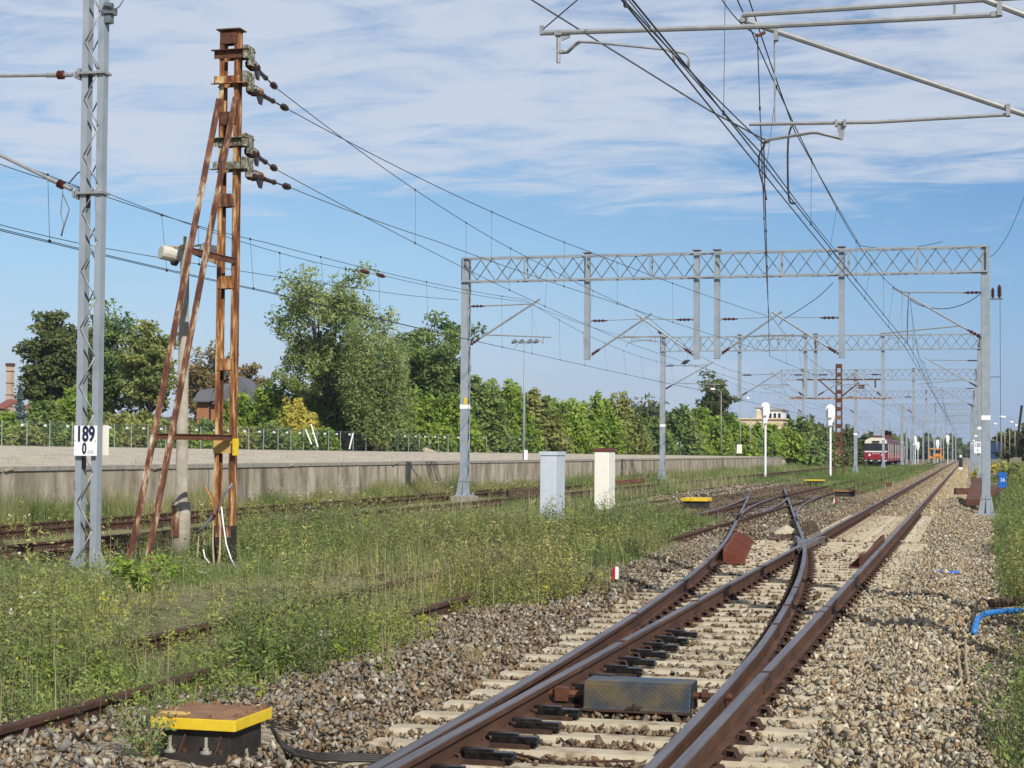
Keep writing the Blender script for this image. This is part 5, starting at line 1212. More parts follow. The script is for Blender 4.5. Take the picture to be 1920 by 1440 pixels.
# concrete block in the grass
p = uny(185, 1085, 21.3); bl = MB().box(Vector((p.x, p.y, -.16)), (.5, .35, .34), Matrix.Rotation(.5, 3, "Z")).build("concrete_block", M["conc"], None, bevel=.03); tag(bl, "weathered concrete block in the weeds in front of the lattice mast", "block")
p = uny(225, 1115, 20.6); bl = MB().box(Vector((p.x, p.y, -.2)), (.3, .3, .22), Matrix.Rotation(.2, 3, "Z")).build("concrete_block", M["conc"], None, bevel=.03); tag(bl, "smaller low concrete block in the weeds below the two struts", "block")

# ------------------------------------------------------------------ buildings
def house():
    D = 166; c = lambda px, py, d=D: und(px, py, d)
    a = c(368, 830); b = c(452, 830); e = empty("house", (a.x, a.y, 1.8), "brown boarded house with a dark sheet roof half hidden behind the rusty mast", "house")
    w = (b - a).length; ux = (b - a).normalized(); ux.z = 0; uy = Vector((-ux.y, ux.x, 0))
    z0, ze, zr = 1.6, c(400, 752).z, c(440, 705).z
    q = lambda s, t, z: Vector((a.x, a.y, z)) + ux * s + uy * t
    mb = MB(); mb.prism([q(0, 0, z0), q(w, 0, z0), q(w, 0, ze), q(0, 0, ze)], (0, 0, 0), uy * 7); mb.build("wall", M["timber"], e)
    mb = MB(); mb.prism([q(w * .35, -.6, ze - .3), q(w * .95, -.6, zr), q(w * 1.5, -.6, ze - .3)], (0, 0, 0), uy * 8.2); r = mb.build("roof", M["roofm"], e)
    mb = MB(); mb.prism([q(-.3, -.7, ze - .1), q(w * .33, -.7, ze - .1), q(w * .3, 2, ze + 1.2), q(-.1, 2, ze + 1.0)], (0, 0, 0), (0, 0, .15)); mb.prism([q(w * .34, -.7, ze + .0), q(w * .8, -.7, ze + .0), q(w * .8, 2, ze + 1.7), q(w * .36, 2, ze + 1.6)], (0, 0, 0), (0, 0, .15)); mb.build("porch_roof", M["roofm"], e)
    MB().box(q(w * .3, -.03, ze - .9), (.16, .1, 2.2)).build("corner_board", M["black"], e)
house()
p = und(18, 760, 260); w = 10.5 * 260 / FPX; zt = und(18, 685, 260).z
ch = empty("chimney", (p.x, p.y, 1.5), "tall square brick factory chimney beyond the blue spruce", "chimney")
MB().prism([(p.x - w / 2, p.y - w / 2, 1), (p.x + w / 2, p.y - w / 2, 1), (p.x + w / 2, p.y + w / 2, 1), (p.x - w / 2, p.y + w / 2, 1)], (0, 0, 0), (0, 0, zt - 1)).build("shaft", M["brick"], ch)
for k in range(4): MB().box((p.x, p.y, zt - .9 - 1.8 * k), (w + .12, w + .12, .1)).build("iron_band", M["rust_d"], ch)
MB().box((p.x, p.y, zt + .1), (w + .2, w + .2, .45)).build("cap", M["rust_d"], ch)
def block(name, label, px0, px1, pyt, D, dep, wallm, roofm, wins=0, flat=True, rh=1.5):
    a = und(px0, pyt, D); b = und(px1, pyt, D); zt = a.z; c = (a + b) / 2; w = b.x - a.x
    e = empty(name, (c.x, c.y, 1.5), label, "building"); MB().box((c.x, c.y + dep / 2, (zt + 1) / 2), (w, dep, zt - 1)).build("wall", M[wallm], e)
    if flat: MB().box((c.x, c.y + dep / 2, zt + .12), (w + .6, dep + .6, .25)).build("roof", M[roofm], e)
    else: MB().prism([(a.x - .4, c.y - .4, zt), (b.x + .4, c.y - .4, zt), (b.x + .4, c.y + dep / 2, zt + rh), (a.x - .4, c.y + dep / 2, zt + rh)], (0, 0, 0), (0, .3, -.2)).build("roof", M[roofm], e)
    for k in range(wins):
        x = a.x + w * (k + .5) / wins; MB().box((x, c.y - .02, zt - 1.1), (w / wins * .55, .08, 1.1)).build("window", M["glass"], e)
block("building", "beige tower block of the flat roofed building behind the bushes", 1418, 1432, 766, 300, 5, "plaster", "conc")
block("building", "white upper storey with dark windows beside the beige tower block", 1440, 1466, 769, 303, 8, "plasterw", "conc", 3)
block("building", "low beige annex running below the white upper storey", 1385, 1469, 786, 298, 8, "plaster", "plaster")
block("building", "red roofed building low under the brick chimney", -10, 6, 766, 250, 8, "brick", "roofr", 0, False)
block("building", "small red roofed building beside the blue spruce", 42, 60, 767, 230, 8, "plasterw", "roofr", 2, False)
block("building", "white house glimpsed low between the struts of the rusty mast", 290, 335, 786, 185, 6, "plasterw", "roofm", 3)
block("building", "dark low roof glimpsed between the trunks of the big poplar", 655, 730, 772, 170, 6, "timber", "roofr", 0, False)
block("building", "low navy hall behind the cluster of pale lamp posts", 1856, 1872, 826, 260, 10, "navy", "conc")
# blue panel fence at right distance
o = MB().box(uny(1868, 838, 230) , (1.6, .2, 1.3)).build("panel_fence", M["navy"]); tag(o, "small navy panel fence in front of the low navy hall", "fence")
for i, (px, h) in enumerate(((1809, 18), (1815, 0))):
    pass
p = uny(1800, 880, 140); dw = empty("dwarf_signal", (p.x, 140, p.z), "small black and white dwarf signal on the ground beside the far main track", "railway signal")
MB().box((p.x + .05, 140, p.z + .55), (.3, .3, .75)).build("lamp_case", M["black"], dw, bevel=.03); MB().box((p.x + .05, 140, p.z + 1.02), (.2, .2, .2)).build("top_lamp", M["white"], dw, bevel=.04); MB().box((p.x + .05, 140, p.z + .08), (.26, .26, .2)).build("base", M["white"], dw)
# ------------------------------------------------------------------ foliage
def leaf_cloud(cen, size, rng, up=.4, flat=1.0):
    """one kite-shaped leaf face per centre"""
    N = len(cen); n = rng.normal(size=(N, 3)) * .62 + np.array([to_sun.x * .6, to_sun.y * .6, to_sun.z * .6 + up]); n /= np.linalg.norm(n, axis=1)[:, None]
    a = rng.normal(size=(N, 3)); a -= n * (a * n).sum(1)[:, None]; a /= np.linalg.norm(a, axis=1)[:, None]; b = np.cross(n, a)
    s = (size * rng.uniform(.6, 1.35, N))[:, None]; bend = n * s * rng.uniform(-.25, .25, (N, 1))
    V = np.stack([cen - a * s, cen - b * s * .55 * flat + bend, cen + a * s, cen + b * s * .55 * flat + bend], 1).reshape(-1, 3)
    return V, np.arange(4 * N).reshape(N, 4)
def limb_tree(base, H, W, rng, kind):
    """trunk and limbs as polylines; returns (polylines with radii, tip points with weights)"""
    lines = []; tips = []
    lean = Vector((rng.normal(0, .03), rng.normal(0, .03), 0)); th = H * {"poplar": .34, "broad": .3, "willow": .3, "open": .42}.get(kind, .3)
    r0 = H * .022
    p0 = Vector(base) - Vector((0, 0, .4)); p1 = Vector(base) + Vector((0, 0, th)) + lean * H; lines.append(([p0, p0.lerp(p1, .5) + lean, p1], [r0 * 1.25, r0, r0 * .85]))
    nm = {"poplar": 17, "broad": 17, "willow": 13, "open": 11}.get(kind, 8)
    for i in range(nm):
        az = 2 * PI * (i / nm) + rng.normal(0, .35); st = p0.lerp(p1, rng.uniform(.55, 1.0)); f = rng.uniform(.55, 1.0); 
        rad = W / 2 * f * rng.uniform(.55, .95); zt = H * (1.0 - .5 * (rad / (W / 2)) ** 2 * rng.uniform(.6, 1.3)) * rng.uniform(.86, 1.0)
        if kind == "poplar" and i % 3 != 2: zt = H * (1 - .22 * (rad / (W / 2)) ** 2) * rng.uniform(.84, 1.0)
        if i % 3 == 2: rad = W / 2 * rng.uniform(.7, .98); zt = H * rng.uniform(.38, .68)
        if i == 0: rad *= .15; zt = H * .97
        e = Vector(base) + Vector((math.cos(az) * rad, math.sin(az) * rad, max(zt, th * 1.1))); mid = st.lerp(e, .5) + Vector((math.cos(az), math.sin(az), 0)) * rad * .12
        lines.append(([st, mid, e], [r0 * .55, r0 * .33, r0 * .1])); L = (e - st).length
        for j in range(9):
            t = rng.uniform(.25, 1.0); q = st.lerp(mid, t * 2) if t < .5 else mid.lerp(e, t * 2 - 1)
            d = Vector(rng.normal(size=3)); d.z = d.z * .6 + (.25 if kind != "willow" else -.3); d.normalize(); l = L * rng.uniform(.14, .34); w = q + d * l
            lines.append(([q, w], [r0 * .16, r0 * .05])); tips.append((w, l * .55)); tips.append((q.lerp(w, .5), l * .45))
        tips.append((e, L * .12))
    return lines, tips
PALS = {"dark": ((0.067, 0.095, 0.032), (0.124, 0.153, 0.045), (0.193, 0.198, 0.063)), "mid": ((0.091, 0.147, 0.045), (0.169, 0.249, 0.067), (0.271, 0.338, 0.102)), "pale": ((.13, .18, .05), (.235, .295, .085), (.35, .40, .15)), "brown": ((0.159, 0.113, 0.049), (0.271, 0.193, 0.078), (0.226, 0.226, 0.078)), "lime": ((.13, .215, .03), (.22, .32, .045), (.32, .41, .07)), "olive": ((0.136, 0.169, 0.049), (0.249, 0.282, 0.078), (0.361, 0.361, 0.113)), "blue": ((0.113, 0.169, 0.159), (0.203, 0.271, 0.259), (0.316, 0.384, 0.373)), "yellow": ((0.271, 0.295, 0.057), (0.496, 0.451, 0.091), (0.678, 0.542, 0.113))}
def leafcols(N, rng, pal, clump):
    P = np.array(PALS[pal]); t = np.clip(clump + rng.normal(0, .28, N), 0, 1) * 2; i = np.minimum(t.astype(int), 1); f = (t - i)[:, None]
    return (P[i] * (1 - f) + P[i + 1] * f) * rng.uniform(.8, 1.2, (N, 1))
def tree(name, label, px, pyt, wpx, D, kind, pal, n, ls, seed, zb=1.75, group=None, cat="tree", bark="bark", gap=.0):
    rng = np.random.default_rng(seed); top = und(px, pyt, D); base = Vector((top.x, top.y, zb)); H = top.z - zb; W = wpx * D / FPX
    e = empty(name, tuple(base), label, cat, group); mb = MB()
    if kind == "spruce":
        mb.tube([base - Vector((0, 0, .3)), base + Vector((0, 0, H))], [H * .02, .015], 6); C = []; 
        for k in range(int(n)):
            t = rng.random() ** .75; z = H * (.05 + .95 * (1 - t)); rr = W / 2 * t * (.55 + .45 * rng.random()) * (.75 + .25 * math.cos(z * 9)); a = rng.random() * 2 * PI; C.append((base.x + math.cos(a) * rr, base.y + math.sin(a) * rr, base.z + z - rr * .35))
        C = np.array(C); cl = rng.random(len(C)) * .6
    elif kind == "bush":
        C = []; cl = []
        ns = max(10, int(W * 6.5)); per = int(n / ns)
        for s in range(ns):
            a = rng.random() * 2 * PI; r = W / 2 * math.sqrt(rng.random()); sx, sy = math.cos(a) * r, math.sin(a) * r * .7; h = H * (1 - .5 * (r / (W / 2)) ** 2.5) * rng.uniform(.62, 1.0)
            q = Vector((base.x + sx, base.y + sy, zb)); tp = q + Vector((rng.normal(0, .06) * h, rng.normal(0, .06) * h, h)); mb.tube([Vector((base.x + sx * .6, base.y + sy * .6, zb - .2)), q.lerp(tp, .5), tp], [.05, .03, .008], 4, caps=False)
            t = rng.random(per) ** .8; sp = .115 * H * (1.05 - t) + .13; pts = np.array([q.x, q.y, q.z]) + t[:, None] * (np.array(tp) - np.array(q)) + rng.normal(size=(per, 3)) * sp[:, None] * np.array([1, 1, .8]); C.append(pts); cl.append(np.full(per, np.clip(.45 + rng.normal(0, .25), 0, 1)) + .12 * (t - .5))
        C = np.concatenate(C); cl = np.concatenate(cl)
    else:
        lines, tips = limb_tree(base, H, W, rng, kind)
        for p, r in lines: mb.tube(p, r, 5, caps=False)
        w = np.array([t[1] ** 1.6 for t in tips]); w /= w.sum(); idx = rng.choice(len(tips), n, p=w); cen = np.array([tuple(t[0]) for t in tips]); rad = np.array([max(t[1], .25) for t in tips])
        g = rng.normal(size=(n, 3)); g /= np.maximum(np.linalg.norm(g, axis=1)[:, None], 1e-6); g *= (rng.random(n) ** .45)[:, None]
        sc = np.array([1, 1, .62]) if kind != "willow" else np.array([.75, .75, 1.5])
        if kind == "poplar": sc = np.array([.6, .6, .8])
        C = cen[idx] + g * rad[idx][:, None] * sc * 1.05
        if kind == "willow": C[:, 2] -= rng.random(n) ** 2 * H * .22
        tc = np.clip(.42 + rng.normal(0, .24, len(tips)), 0, 1); cl = tc[idx]
        C = C[C[:, 2] > zb + .3]; cl = cl[:len(C)]
    cl = cl[:len(C)]
    V, F = leaf_cloud(C, np.full(len(C), ls), rng, .35, .8 if kind != "willow" else .55)
    col = np.repeat(leafcols(len(C), rng, pal, cl), 4, 0)
    npmesh("crown", V, F, M["leaf"], col, e); mb.build("trunk" if kind != "bush" else "stem", M[bark], e)
    return e
T = tree
T("maple_tree", "tall dark green tree between brick chimney and lattice mast, densest crown", 106, 586, 132, 152, "broad", "dark", 15000, .26, 1)
T("ash_tree", "mid green tree directly behind the lattice mast", 202, 601, 92, 158, "broad", "mid", 9000, .24, 2)
T("ash_tree", "olive green tree between the lattice mast and the rusty struts", 278, 604, 112, 150, "open", "olive", 8500, .24, 3)
T("chestnut_tree", "browning chestnut tree behind the concrete lamp post", 392, 660, 110, 184, "broad", "brown", 8000, .24, 4)
T("chestnut_tree", "small browning tree between the rusty mast and the big poplar", 478, 684, 66, 184, "open", "brown", 3500, .24, 5)
T("poplar_tree", "big pale poplar with spreading limbs, tallest tree in the view", 622, 520, 246, 148, "poplar", "pale", 19000, .185, 16)
T("willow_tree", "drooping grey green willow between the big poplar and the round dark tree", 706, 598, 150, 142, "willow", "pale", 17000, .17, 7)
T("oak_tree", "round dark green tree between the willow and the largest gantry", 812, 590, 150, 164, "broad", "mid", 17000, .24, 28)
T("blue_spruce", "bluish spruce standing beside the brick chimney", 38, 724, 52, 140, "spruce", "blue", 5000, .17, 9)
T("pine_tree", "tall dark tree rising above the bushes near the pale building", 1347, 712, 64, 262, "broad", "dark", 5000, .36, 10)
bs = [(20, 782, 80, 120, "lime", "bush in front of the blue spruce"), (78, 750, 84, 132, "mid", "bush under the tall dark tree beyond the lattice mast"), (140, 728, 100, 134, "lime", "large bright bush behind the kilometre plate reading 189"), (215, 772, 80, 126, "olive", "olive bush between the lattice mast and the struts"), (272, 768, 90, 130, "olive", "bush behind the two struts of the rusty mast"), (335, 790, 76, 124, "olive", "low bush behind the concrete lamp post"),
      (398, 792, 66, 126, "mid", "low bush behind the rusty mast's legs"), (478, 716, 92, 136, "lime", "bright bush beside the rusty mast under the small browning tree"), (540, 706, 96, 138, "lime", "tall bright bush between the rusty mast and the big poplar"), (556, 752, 70, 130, "yellow", "yellowing bush in front of the tall bright one"), (620, 690, 96, 136, "lime", "bright bush at the foot of the big poplar"), (655, 742, 80, 134, "mid", "dark bush between the poplar's trunk and the willow"),
      (725, 768, 76, 136, "mid", "low bush under the willow"), (785, 730, 100, 142, "lime", "broad bush between the willow and the largest gantry"), (845, 734, 84, 142, "lime", "bush behind the largest gantry's post among the trees"), (902, 708, 100, 146, "mid", "tall bush between the largest gantry's post and the floodlight post"), (950, 712, 80, 150, "lime", "bush behind the floodlight post"), (1003, 728, 86, 152, "olive", "bush above the grey cabinet"),
      (1056, 736, 86, 156, "lime", "bush between the two cabinets"), (1106, 738, 90, 158, "lime", "bush above the cream cabinet"), (1156, 740, 84, 162, "olive", "olive bush between the cream cabinet and the second gantry"), (1206, 772, 76, 168, "mid", "lower bush beside the second gantry's post, below the far poplars"), (1262, 766, 84, 176, "mid", "bush between the second gantry's post and the tall dark tree"), (1318, 770, 80, 184, "lime", "bush at the foot of the tall dark tree"),
      (1368, 780, 70, 192, "lime", "bush between the two concrete lamp posts by the ramp"), (1412, 800, 70, 200, "lime", "bush below the beige annex"), (1454, 800, 76, 205, "lime", "bush below the white upper storey"), (1492, 784, 64, 215, "mid", "bush at the loading ramp's end"), (1524, 792, 60, 235, "mid", "dark bush between the ramp's end and the second white signal"), (1548, 800, 60, 255, "dark", "dark bush behind the far white signal"), (1592, 806, 70, 290, "dark", "dark bush behind the rusty T shaped mast")]
def zfence(px): 
    p, D = fpt(min(px, 1480)); return p.z
for i, (px, py, w, D, pal, lab) in enumerate(bs):
    D2 = D + 14 * (px < 1300); p, Df = fpt(min(px, 1470)); D2 = max(D2, Df + 4); zb = p.z - .1 if px < 1480 else 0
    tree("bush", lab, px, py - 8, w * 1.15, D2, "bush", pal, int(4200 + 55 * w), .0016 * D2, 100 + i, zb=zb, group="bushes behind the mesh fence", cat="bush")
# second row filling the base of the row
low = [(50, 800), (110, 790), (180, 796), (245, 800), (305, 806), (370, 808), (450, 790), (510, 786), (590, 790), (690, 796), (755, 796), (815, 790), (875, 788), (925, 784), (980, 784), (1030, 786), (1082, 788), (1130, 790), (1182, 798), (1234, 802), (1290, 802), (1344, 806), (1392, 808), (1436, 810), (1478, 814)]
for i, (px, py) in enumerate(low):
    p, Df = fpt(px); tree("shrub", "low shrub hugging the mesh fence, %s counted from the chimney" % ordw(i), px, py, 74, Df + 3.5, "bush", ["olive", "mid", "lime"][i % 3], 2600, .0015 * Df, 300 + i, zb=p.z - .1, group="low shrubs hugging the mesh fence", cat="shrub")
# far poplars and the hazy tree line
for i, (px, py) in enumerate(((1190, 756), (1201, 762), (1212, 757), (1224, 752), (1234, 758))):
    tree("poplar_tree", "slim far poplar on the skyline, %s counted from the cream cabinet" % ordw(i), px, py, 16, 480, "broad", "dark", 700, .8, 500 + i, zb=0, group="slim far poplars on the skyline")
def treeline(name, label, x0, x1, D, h0, h1, n, pal, ls, seed):
    rng = np.random.default_rng(seed); px = rng.uniform(x0, x1, n); a = und(x0, 850, D); top = h0 + (h1 - h0) * (.5 + .5 * np.sin(px * .21 + seed) * np.cos(px * .083)); zz = rng.random(n) ** .6 * top
    C = np.stack([np.zeros(n)] * 3, -1); d = D * rng.uniform(.95, 1.1, n)
    for i in range(n): p = und(px[i], 850, d[i]); C[i] = (p.x, p.y, zz[i])
    V, F = leaf_cloud(C, np.full(n, ls), rng, .2); o = npmesh(name, V, F, M["leaf"], np.repeat(leafcols(n, rng, pal, np.clip(.3 + .3 * np.sin(px * .4), 0, 1)), 4, 0)); tag(o, label, kind="stuff")
treeline("distant_treeline", "hazy wood along the horizon behind the train", 1560, 1800, 620, 5, 9, 9000, "dark", 1.3, 1)
treeline("distant_treeline", "hazy wood along the horizon beyond the tracks' end", 1690, 1940, 1050, 6, 9, 6000, "dark", 2.2, 2)
treeline("distant_treeline", "dark wood behind the gravel lot far left", -60, 1560, 330, 5, 9, 26000, "dark", .9, 3)
for i, (px, py, w, D, pal, lab) in enumerate(((1890, 806, 60, 240, "dark", "dark tree behind the cluster of pale lamp posts"), (1935, 790, 70, 220, "dark", "dark tree behind the leaning black pole"), (1868, 868, 60, 110, "yellow", "yellowish bush beside the gantry post above the blue plate"), (1908, 872, 60, 95, "olive", "brown green bush behind the blue plate"))):
    tree("bush" if i > 1 else "oak_tree", lab, px, py, w, D, "bush" if i > 1 else "broad", pal, 4200, .0017 * D, 700 + i, zb=0, cat="bush" if i > 1 else "tree")

# ------------------------------------------------------------------ grass and weeds
def blades(P, H, Wd, C, rng, bend=.35, seg=3):
    N = len(P); az = rng.random(N) * 2 * PI; d = np.stack([np.cos(az), np.sin(az), np.zeros(N)], -1); sd = np.stack([-np.sin(az + rng.normal(0, .6, N)), np.cos(az), np.zeros(N)], -1)
    b = H * np.abs(rng.normal(0, bend, N)); V = []
    for k in range(seg + 1):
        t = k / seg; c = P + d * (b * t * t)[:, None] + np.array([0, 0, 1.0]) * (H * (t - .18 * t * t * np.minimum(b / np.maximum(H, .01), 1)))[:, None]; w = (Wd * (1 - .85 * t))[:, None] * .5
        V += [c - sd * w, c + sd * w]
    V = np.stack(V, 1).reshape(-1, 3); n = 2 * (seg + 1); F = np.concatenate([np.stack([np.arange(N) * n + 2*k, np.arange(N) * n + 2*k + 1, np.arange(N) * n + 2*k + 3, np.arange(N) * n + 2*k + 2], -1) for k in range(seg)])
    return V, F, np.repeat(C, n, 0)
GP = np.array([(.12, .19, .045), (.18, .24, .07), (.25, .29, .11), (.36, .345, .16), (.48, .41, .22), (.38, .27, .14)])
def gcol(x, y, n, rng, dry=0.0):
    f = .42 + .62 * _h(x * .5 + 2, y * .42) + .42 * _h(x * 1.5, y * 1.2 + 1) + dry + .42 * np.exp(-((y - 22) / 7.5) ** 2) * np.clip((x + 10.5) / 2, 0, 1); t = np.clip(f * 2.4 + rng.normal(0, .8, n), 0, 4.99); i = t.astype(int); q = (t - i)[:, None]
    return GP[i] * (1 - q) + GP[np.minimum(i + 1, 5)] * q
_bare = np.random.default_rng(77)
def clear(x, y):
    """keep the rails, the near machine and a few bare patches free"""
    k = np.ones(len(x), bool)
    for (px, py, r, ry) in ((400, 1150, 1.6, 2.4), (320, 1200, 1.0, 2.4), (560, 1150, .8, 2.2), (300, 1255, .6, 1.6), (760, 1110, .7, 2.6), (170, 1085, .7, 2.0), (420, 1075, .6, 1.8), (345, 1060, .5, 1.8), (960, 1060, .8, 3)):
        c = unz(px, py, -.1); d = np.hypot((x - c.x) / r, (y - c.y) / (r * ry)); k &= ~((d < 1) & (_bare.random(len(x)) > d ** 3 * .9 + .10))
    for cx, cy, r in ((-4.48, A.y + .4, .75),): k &= (np.abs(x - cx) > .52) | (np.abs(y - cy) > .62)
    return k
WB = [(unz(px, py, -.1), r, ry) for px, py, r, ry in ((590, 1225, 1.0, 1.4), (500, 1250, .6, 1.2), (90, 1190, 1.7, 1.3), (60, 1270, 1.1, 1.2), (700, 1200, .6, 1.6), (880, 1040, 2.2, 1.7), (620, 1030, 2.4, 1.7), (1120, 1020, 1.8, 2.2), (230, 1020, 1.8, 1.4), (1230, 1000, 1.2, 2.5), (960, 1110, 1.2, 1.6), (230, 1180, .7, 1.3))]
def clump(x, y):
    d = np.zeros(len(x))
    for c, r, ry in WB: d = np.maximum(d, np.exp(-(((x - c.x) / r) ** 2 + ((y - c.y) / (r * ry)) ** 2)))
    return d
def meadow(n, y0, y1, x0f, x1f, h, w, dry, seed, pw=1.0, patch=.5, name="grass", lab="weedy grass between the tracks", hv=.3, cm=False):
    rng = np.random.default_rng(seed); y = y0 + (y1 - y0) * rng.random(n) ** pw; a, b = x0f(y), x1f(y); x = a + (b - a) * rng.random(n) + .16 * _h(y * 1.9, y * .7) * (a > 0)
    dens = .5 + .95 * _h(x * .8 + 1, y * .7) + .45 * _h(x * 2.3, y * 2.1); k = (rng.random(n) < np.clip((dens * .55 + patch + (.75 * clump(x, y) if cm else 0)), .06, 1)) & clear(x, y)
    ed = np.clip((b - x) / .6, 0, 1); k &= rng.random(n) < .25 + .75 * ed
    x, y, ed = x[k], y[k], ed[k]; m = len(x); hh = h * np.clip(rng.normal(1, hv, m), .25, 1.9) * np.clip(.72 + .55 * _h(x * .6, y * .55 + 4), .3, 1.4) * (.6 + .4 * ed) * np.where((x < -11.8) & (x > -14) & (y < 46), np.clip((x + 14.0) / 2.2, .22, 1), 1)
    P = np.stack([x, y, tz(x, y) - .02], -1); V, F, C = blades(P, hh, np.full(m, w) * rng.uniform(.6, 1.4, m), gcol(x, y, m, rng, dry), rng)
    o = npmesh(name, V, F, M["blade"], C); tag(o, lab, kind="stuff"); return o
XL = lambda c: (lambda y: np.full(len(y), c))
edge = lambda y: grass_edge(y) + .18
meadow(120000, 9.4, 22, lambda y: np.maximum(-13.9, -.62 * y - 1.5), edge, .22, .008, .02, 1, 1.0, .02, cm=True)
meadow(120000, 20, 46, XL(-13.9), edge, .27, .013, .06, 2, 1.0, .12, cm=True)
meadow(36000, 46, 110, XL(-13.6), lambda y: np.interp(y, [46, 60, 100, 110], [-9.6, -11.5, -13, -13.2]), .30, .022, -.1, 3, 1.0, .3)
meadow(24000, 86, 260, lambda y: np.interp(y, [86, 100, 130], [-6.2, -9.8, -9.8]), XL(-4.3), .30, .035, -.2, 4, 1.2, .5)
meadow(30000, 95, 260, XL(-14), XL(-8.2), .3, .035, -.2, 5, 1.0, .5)
meadow(42000, 24, 90, XL(-21.5), XL(-20.7), .62, .014, .5, 6, 1.2, .8)
meadow(30000, 24, 90, XL(-20.6), XL(-17.2), .16, .014, .3, 16, 1.2, .2)
meadow(40000, 85, 230, XL(-21.5), XL(-17.2), .5, .035, .2, 7, 1.1, .6)
meadow(8000, 34, 52, XL(-10.5), XL(-7.7), .3, .016, -.1, 8, 1.0, .1)
meadow(2500, 56, 75, XL(-5.5), XL(-4.4), .2, .02, -.1, 18, 1.0, .0)
meadow(42000, 9, 60, lambda y: np.interp(y, [9, 12, 14.5, 16, 22, 27, 40, 60], [.20, .28, .42, .64, .74, .5, .62, .95]), lambda y: np.interp(y, [9, 20, 60], [1.1, 2.2, 5]), .42, .010, -.2, 9, .8, .6, lab="tall rank grass along the right edge", hv=.4)
meadow(26000, 60, 260, XL(1.0), XL(9), .6, .035, .25, 10, 1.2, .6, lab="tall dry grass right of the far gantries")
meadow(7000, 10, 45, lambda y: edge(y) - .2, lambda y: edge(y) + .9, .16, .008, 0, 11, 1, -.25, lab="sparse grass tufts at the ballast edge")
for i, (x0, x1, y0, y1) in enumerate(((-30, -24, 40, 60),)):
    meadow(2500, 32, 100, lambda y: np.interp(y, [32, 100], [-28, -45]), XL(-24), .18, .02, .1, 12, 1, -.55, lab="thin grass sprouting on the gravel lot")
def stalks(n, y0, y1, x0f, x1f, h, seed):
    rng = np.random.default_rng(seed); y = y0 + (y1 - y0) * rng.random(n); a, b = x0f(y), x1f(y); x = a + (b - a) * rng.random(n)
    k = (rng.random(n) < np.clip(.35 + .8 * _h(x * .45 + 1, y * .4 + 2), .03, 1)) & clear(x, y); x, y = x[k], y[k]; n = len(x); P = np.stack([x, y, tz(x, y)], -1)
    V, F, C = blades(P, h * rng.uniform(.6, 1.3, n), .007 + .0004 * y, np.array([[.34, .32, .16]]) * rng.uniform(.6, 1.2, (n, 1)), rng, .18)
    o = npmesh("dry_grass", V, F, M["blade"], C); tag(o, "thin dry grass stalks standing above the weeds", kind="stuff")
stalks(5000, 10, 46, lambda y: np.maximum(-13.2, -.62 * y - 1.5), lambda y: edge(y) - .3, .46, 61)
stalks(3500, 40, 100, XL(-13.4), XL(-11.9), .5, 62)
# leafy weeds: upright stems with small leaves, some with pale or white tops
def weeds(n, y0, y1, x0f, x1f, h, ls, seed, per=34, pal="mid", lab="leafy weeds between the tracks", pw=1.0, patch=.3, white=.012, spread=.13, cmode=False):
    rng = np.random.default_rng(seed); y = y0 + (y1 - y0) * rng.random(n) ** pw; a, b = x0f(y), x1f(y); x = a + (b - a) * rng.random(n)
    cl = clump(x, y) if cmode else None
    k = (rng.random(n) < (np.clip(.05 + 1.1 * cl + .12 * _h(x * 2, y * 1.8), .03, 1) if cmode else np.clip(.45 + .5 * _h(x * .7 + 3, y * .65 + 1) + patch, .05, 1))) & clear(x, y); x, y = x[k], y[k]; n = len(x); z = tz(x, y)
    hh = h * np.clip(rng.normal(1, .28, n), .35, 1.8) * ((.45 + .75 * cl[k]) if cmode else (.8 + .3 * _h(x * .6, y * .55 + 4))); az = rng.random(n) * 2 * PI; ln = rng.normal(0, .12, n) * hh
    P = np.stack([x, y, z - .03], -1); tip = P + np.stack([np.cos(az) * ln, np.sin(az) * ln, hh], -1)
    kind = rng.random(n); pc = np.clip(.5 + .35 * _h(x * .9, y * .8) + rng.normal(0, .15, n), 0, 1)
    t = rng.random((n, per)) ** .85; C = P[:, None] + (tip - P)[:, None] * t[..., None]; sp = spread * hh[:, None] * (1.15 - t) + .012
    C = C + rng.normal(size=(n, per, 3)) * sp[..., None] * np.array([1, 1, .35]); C = C.reshape(-1, 3)
    V, F = leaf_cloud(C, np.full(len(C), ls), rng, .5, .6); col = leafcols(len(C), rng, pal, np.repeat(pc, per)); tt = t.ravel()
    dz = np.repeat(np.exp(-((y - 22) / 7.5) ** 2) * np.clip((x + 10.5) / 2, 0, 1), per)[:, None]; col = col * np.array([1.14, 1.03, 1.0]) * (1 + dz * np.array([.45, .14, .3]))
    pale = np.repeat(kind < .35, per) & (tt > .62); col[pale] = np.array([.17, .18, .085]) * rng.uniform(.7, 1.2, (pale.sum(), 1))
    wh = np.repeat((kind > 1 - white), per) & (tt > .9); col[wh] = np.array([.62, .62, .55])
    yl = np.repeat((kind > .5) & (kind < .5 + white * .5), per) & (tt > .93); col[yl] = np.array([.6, .5, .03])
    Vs, Fs, Cs = blades(P, hh, np.full(n, .006) + .0003 * y, np.tile(np.array([[.14, .14, .06]]), (n, 1)), rng, .12)
    V = np.concatenate([V, Vs]); F = np.concatenate([F, Fs + len(C) * 4]); col = np.concatenate([np.repeat(col, 4, 0), Cs])
    o = npmesh("weeds", V, F, M["blade"], col); tag(o, lab, kind="stuff")
weeds(5000, 9.8, 22, lambda y: np.maximum(-13.8, -.62 * y - 1.5), lambda y: edge(y) - .1, .50, .02, 21, 46, "mid", spread=.17, cmode=True)
weeds(7000, 20, 46, lambda y: np.full(len(y), -13.8), lambda y: edge(y) - .2, .56, .026, 22, 38, "mid", cmode=True)
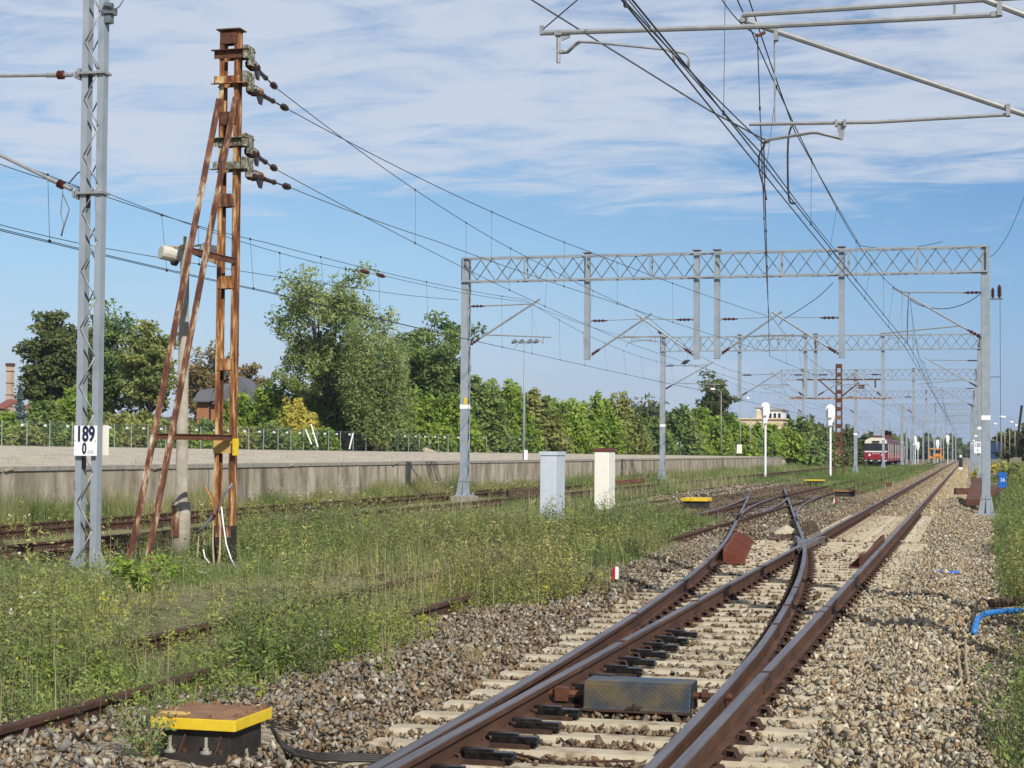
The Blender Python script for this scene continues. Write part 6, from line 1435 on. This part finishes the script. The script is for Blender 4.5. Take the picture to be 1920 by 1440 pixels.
weeds(1400, 10.5, 20, lambda y: np.maximum(-13.8, -.62 * y - 1.5), lambda y: edge(y) - .1, .30, .026, 23, 34, "lime", spread=.24, cmode=True)
weeds(1500, 12, 45, lambda y: np.maximum(-13.8, -.62 * y - 1.5), lambda y: edge(y) - .5, .72, .026, 24, 50, "pale", cmode=True, spread=.12)
weeds(700, 24, 120, XL(-21.4), XL(-18), .6, .04, 25, 26, "olive", lab="weeds along the loading ramp wall", white=.25)
weeds(1500, 9, 40, lambda y: np.interp(y, [9, 12, 14.5, 16, 22, 27, 40], [.20, .28, .42, .66, .76, .5, .65]), lambda y: np.interp(y, [9, 20, 60], [.95, 2, 4]), .95, .028, 26, 80, "mid", lab="tall leafy weeds along the right edge", spread=.12, pw=.9)
weeds(1100, 40, 130, XL(.95), XL(6), 1.0, .05, 27, 50, "mid", lab="tall weeds right of the gantry posts")
def plant(label, px, py, h, w, n, ls, pal, seed, name="weed_plant"):
    rng = np.random.default_rng(seed); b = unz(px, py, -.12); b.z = float(tz(np.array([b.x]), np.array([b.y]))[0]); e = empty(name, tuple(b), label, "plant"); C = []; mb = MB()
    for s in range(16):
        a = rng.random() * 2 * PI; r = w / 2 * rng.random() ** .6; tp = b + Vector((math.cos(a) * r, math.sin(a) * r, h * rng.uniform(.55, 1))); mb.tube([b, b.lerp(tp, .5) + Vector((0, 0, h * .08)), tp], [.006, .005, .002], 4, caps=False)
        t = rng.random(n // 16) ** .7; C.append(np.array(b) + t[:, None] * (np.array(tp) - np.array(b)) + rng.normal(size=(n // 16, 3)) * .045)
    C = np.concatenate(C); V, F = leaf_cloud(C, np.full(len(C), ls), rng, .6, .6); npmesh("foliage", V, F, M["blade"], np.repeat(leafcols(len(C), rng, pal, np.full(len(C), .5)), 4, 0), e); mb.build("stem", M["barkpale"], e)
plant("lush bright green leafy weed at the foot of the struts", 268, 1118, .5, .9, 900, .045, "lime", 1)
plant("dark leafy weed clump at the ballast edge behind the rusted lid", 505, 1262, .42, .7, 900, .03, "mid", 2)
plant("bright leafy weed low behind the buried rail", 118, 1298, .3, .7, 800, .03, "lime", 3)
plant("small twiggy weed standing alone on the ballast beside the grass", 892, 1232, .26, .34, 260, .012, "olive", 4)
plant("weed clump hugging a corner of the rusted lid point machine", 275, 1400, .34, .45, 500, .02, "mid", 5)
plant("slender bright weed rising at the grass edge before the bare ballast", 722, 1262, .62, .2, 380, .014, "lime", 6)
plant("tiny green sprout alone on bare ballast beside the point machine", 92, 1385, .09, .07, 60, .02, "lime", 7)

HAZE = 0.00014
# ------------------------------------------------------------------ air
if HAZE:
    m, nt, N, L, P = _nt("air"); N.remove(P); pv = N.new("ShaderNodeVolumePrincipled"); pv.inputs["Density"].default_value = HAZE; pv.inputs["Color"].default_value = (.75, .85, 1, 1); pv.inputs["Anisotropy"].default_value = .2
    L.new(pv.outputs["Volume"], N["Material Output"].inputs["Volume"]); o = MB().box((0, 2000, 13.5), (1780, 4040, 30)).build("haze", m); tag(o, kind="stuff")
for o in list(S.objects): pass
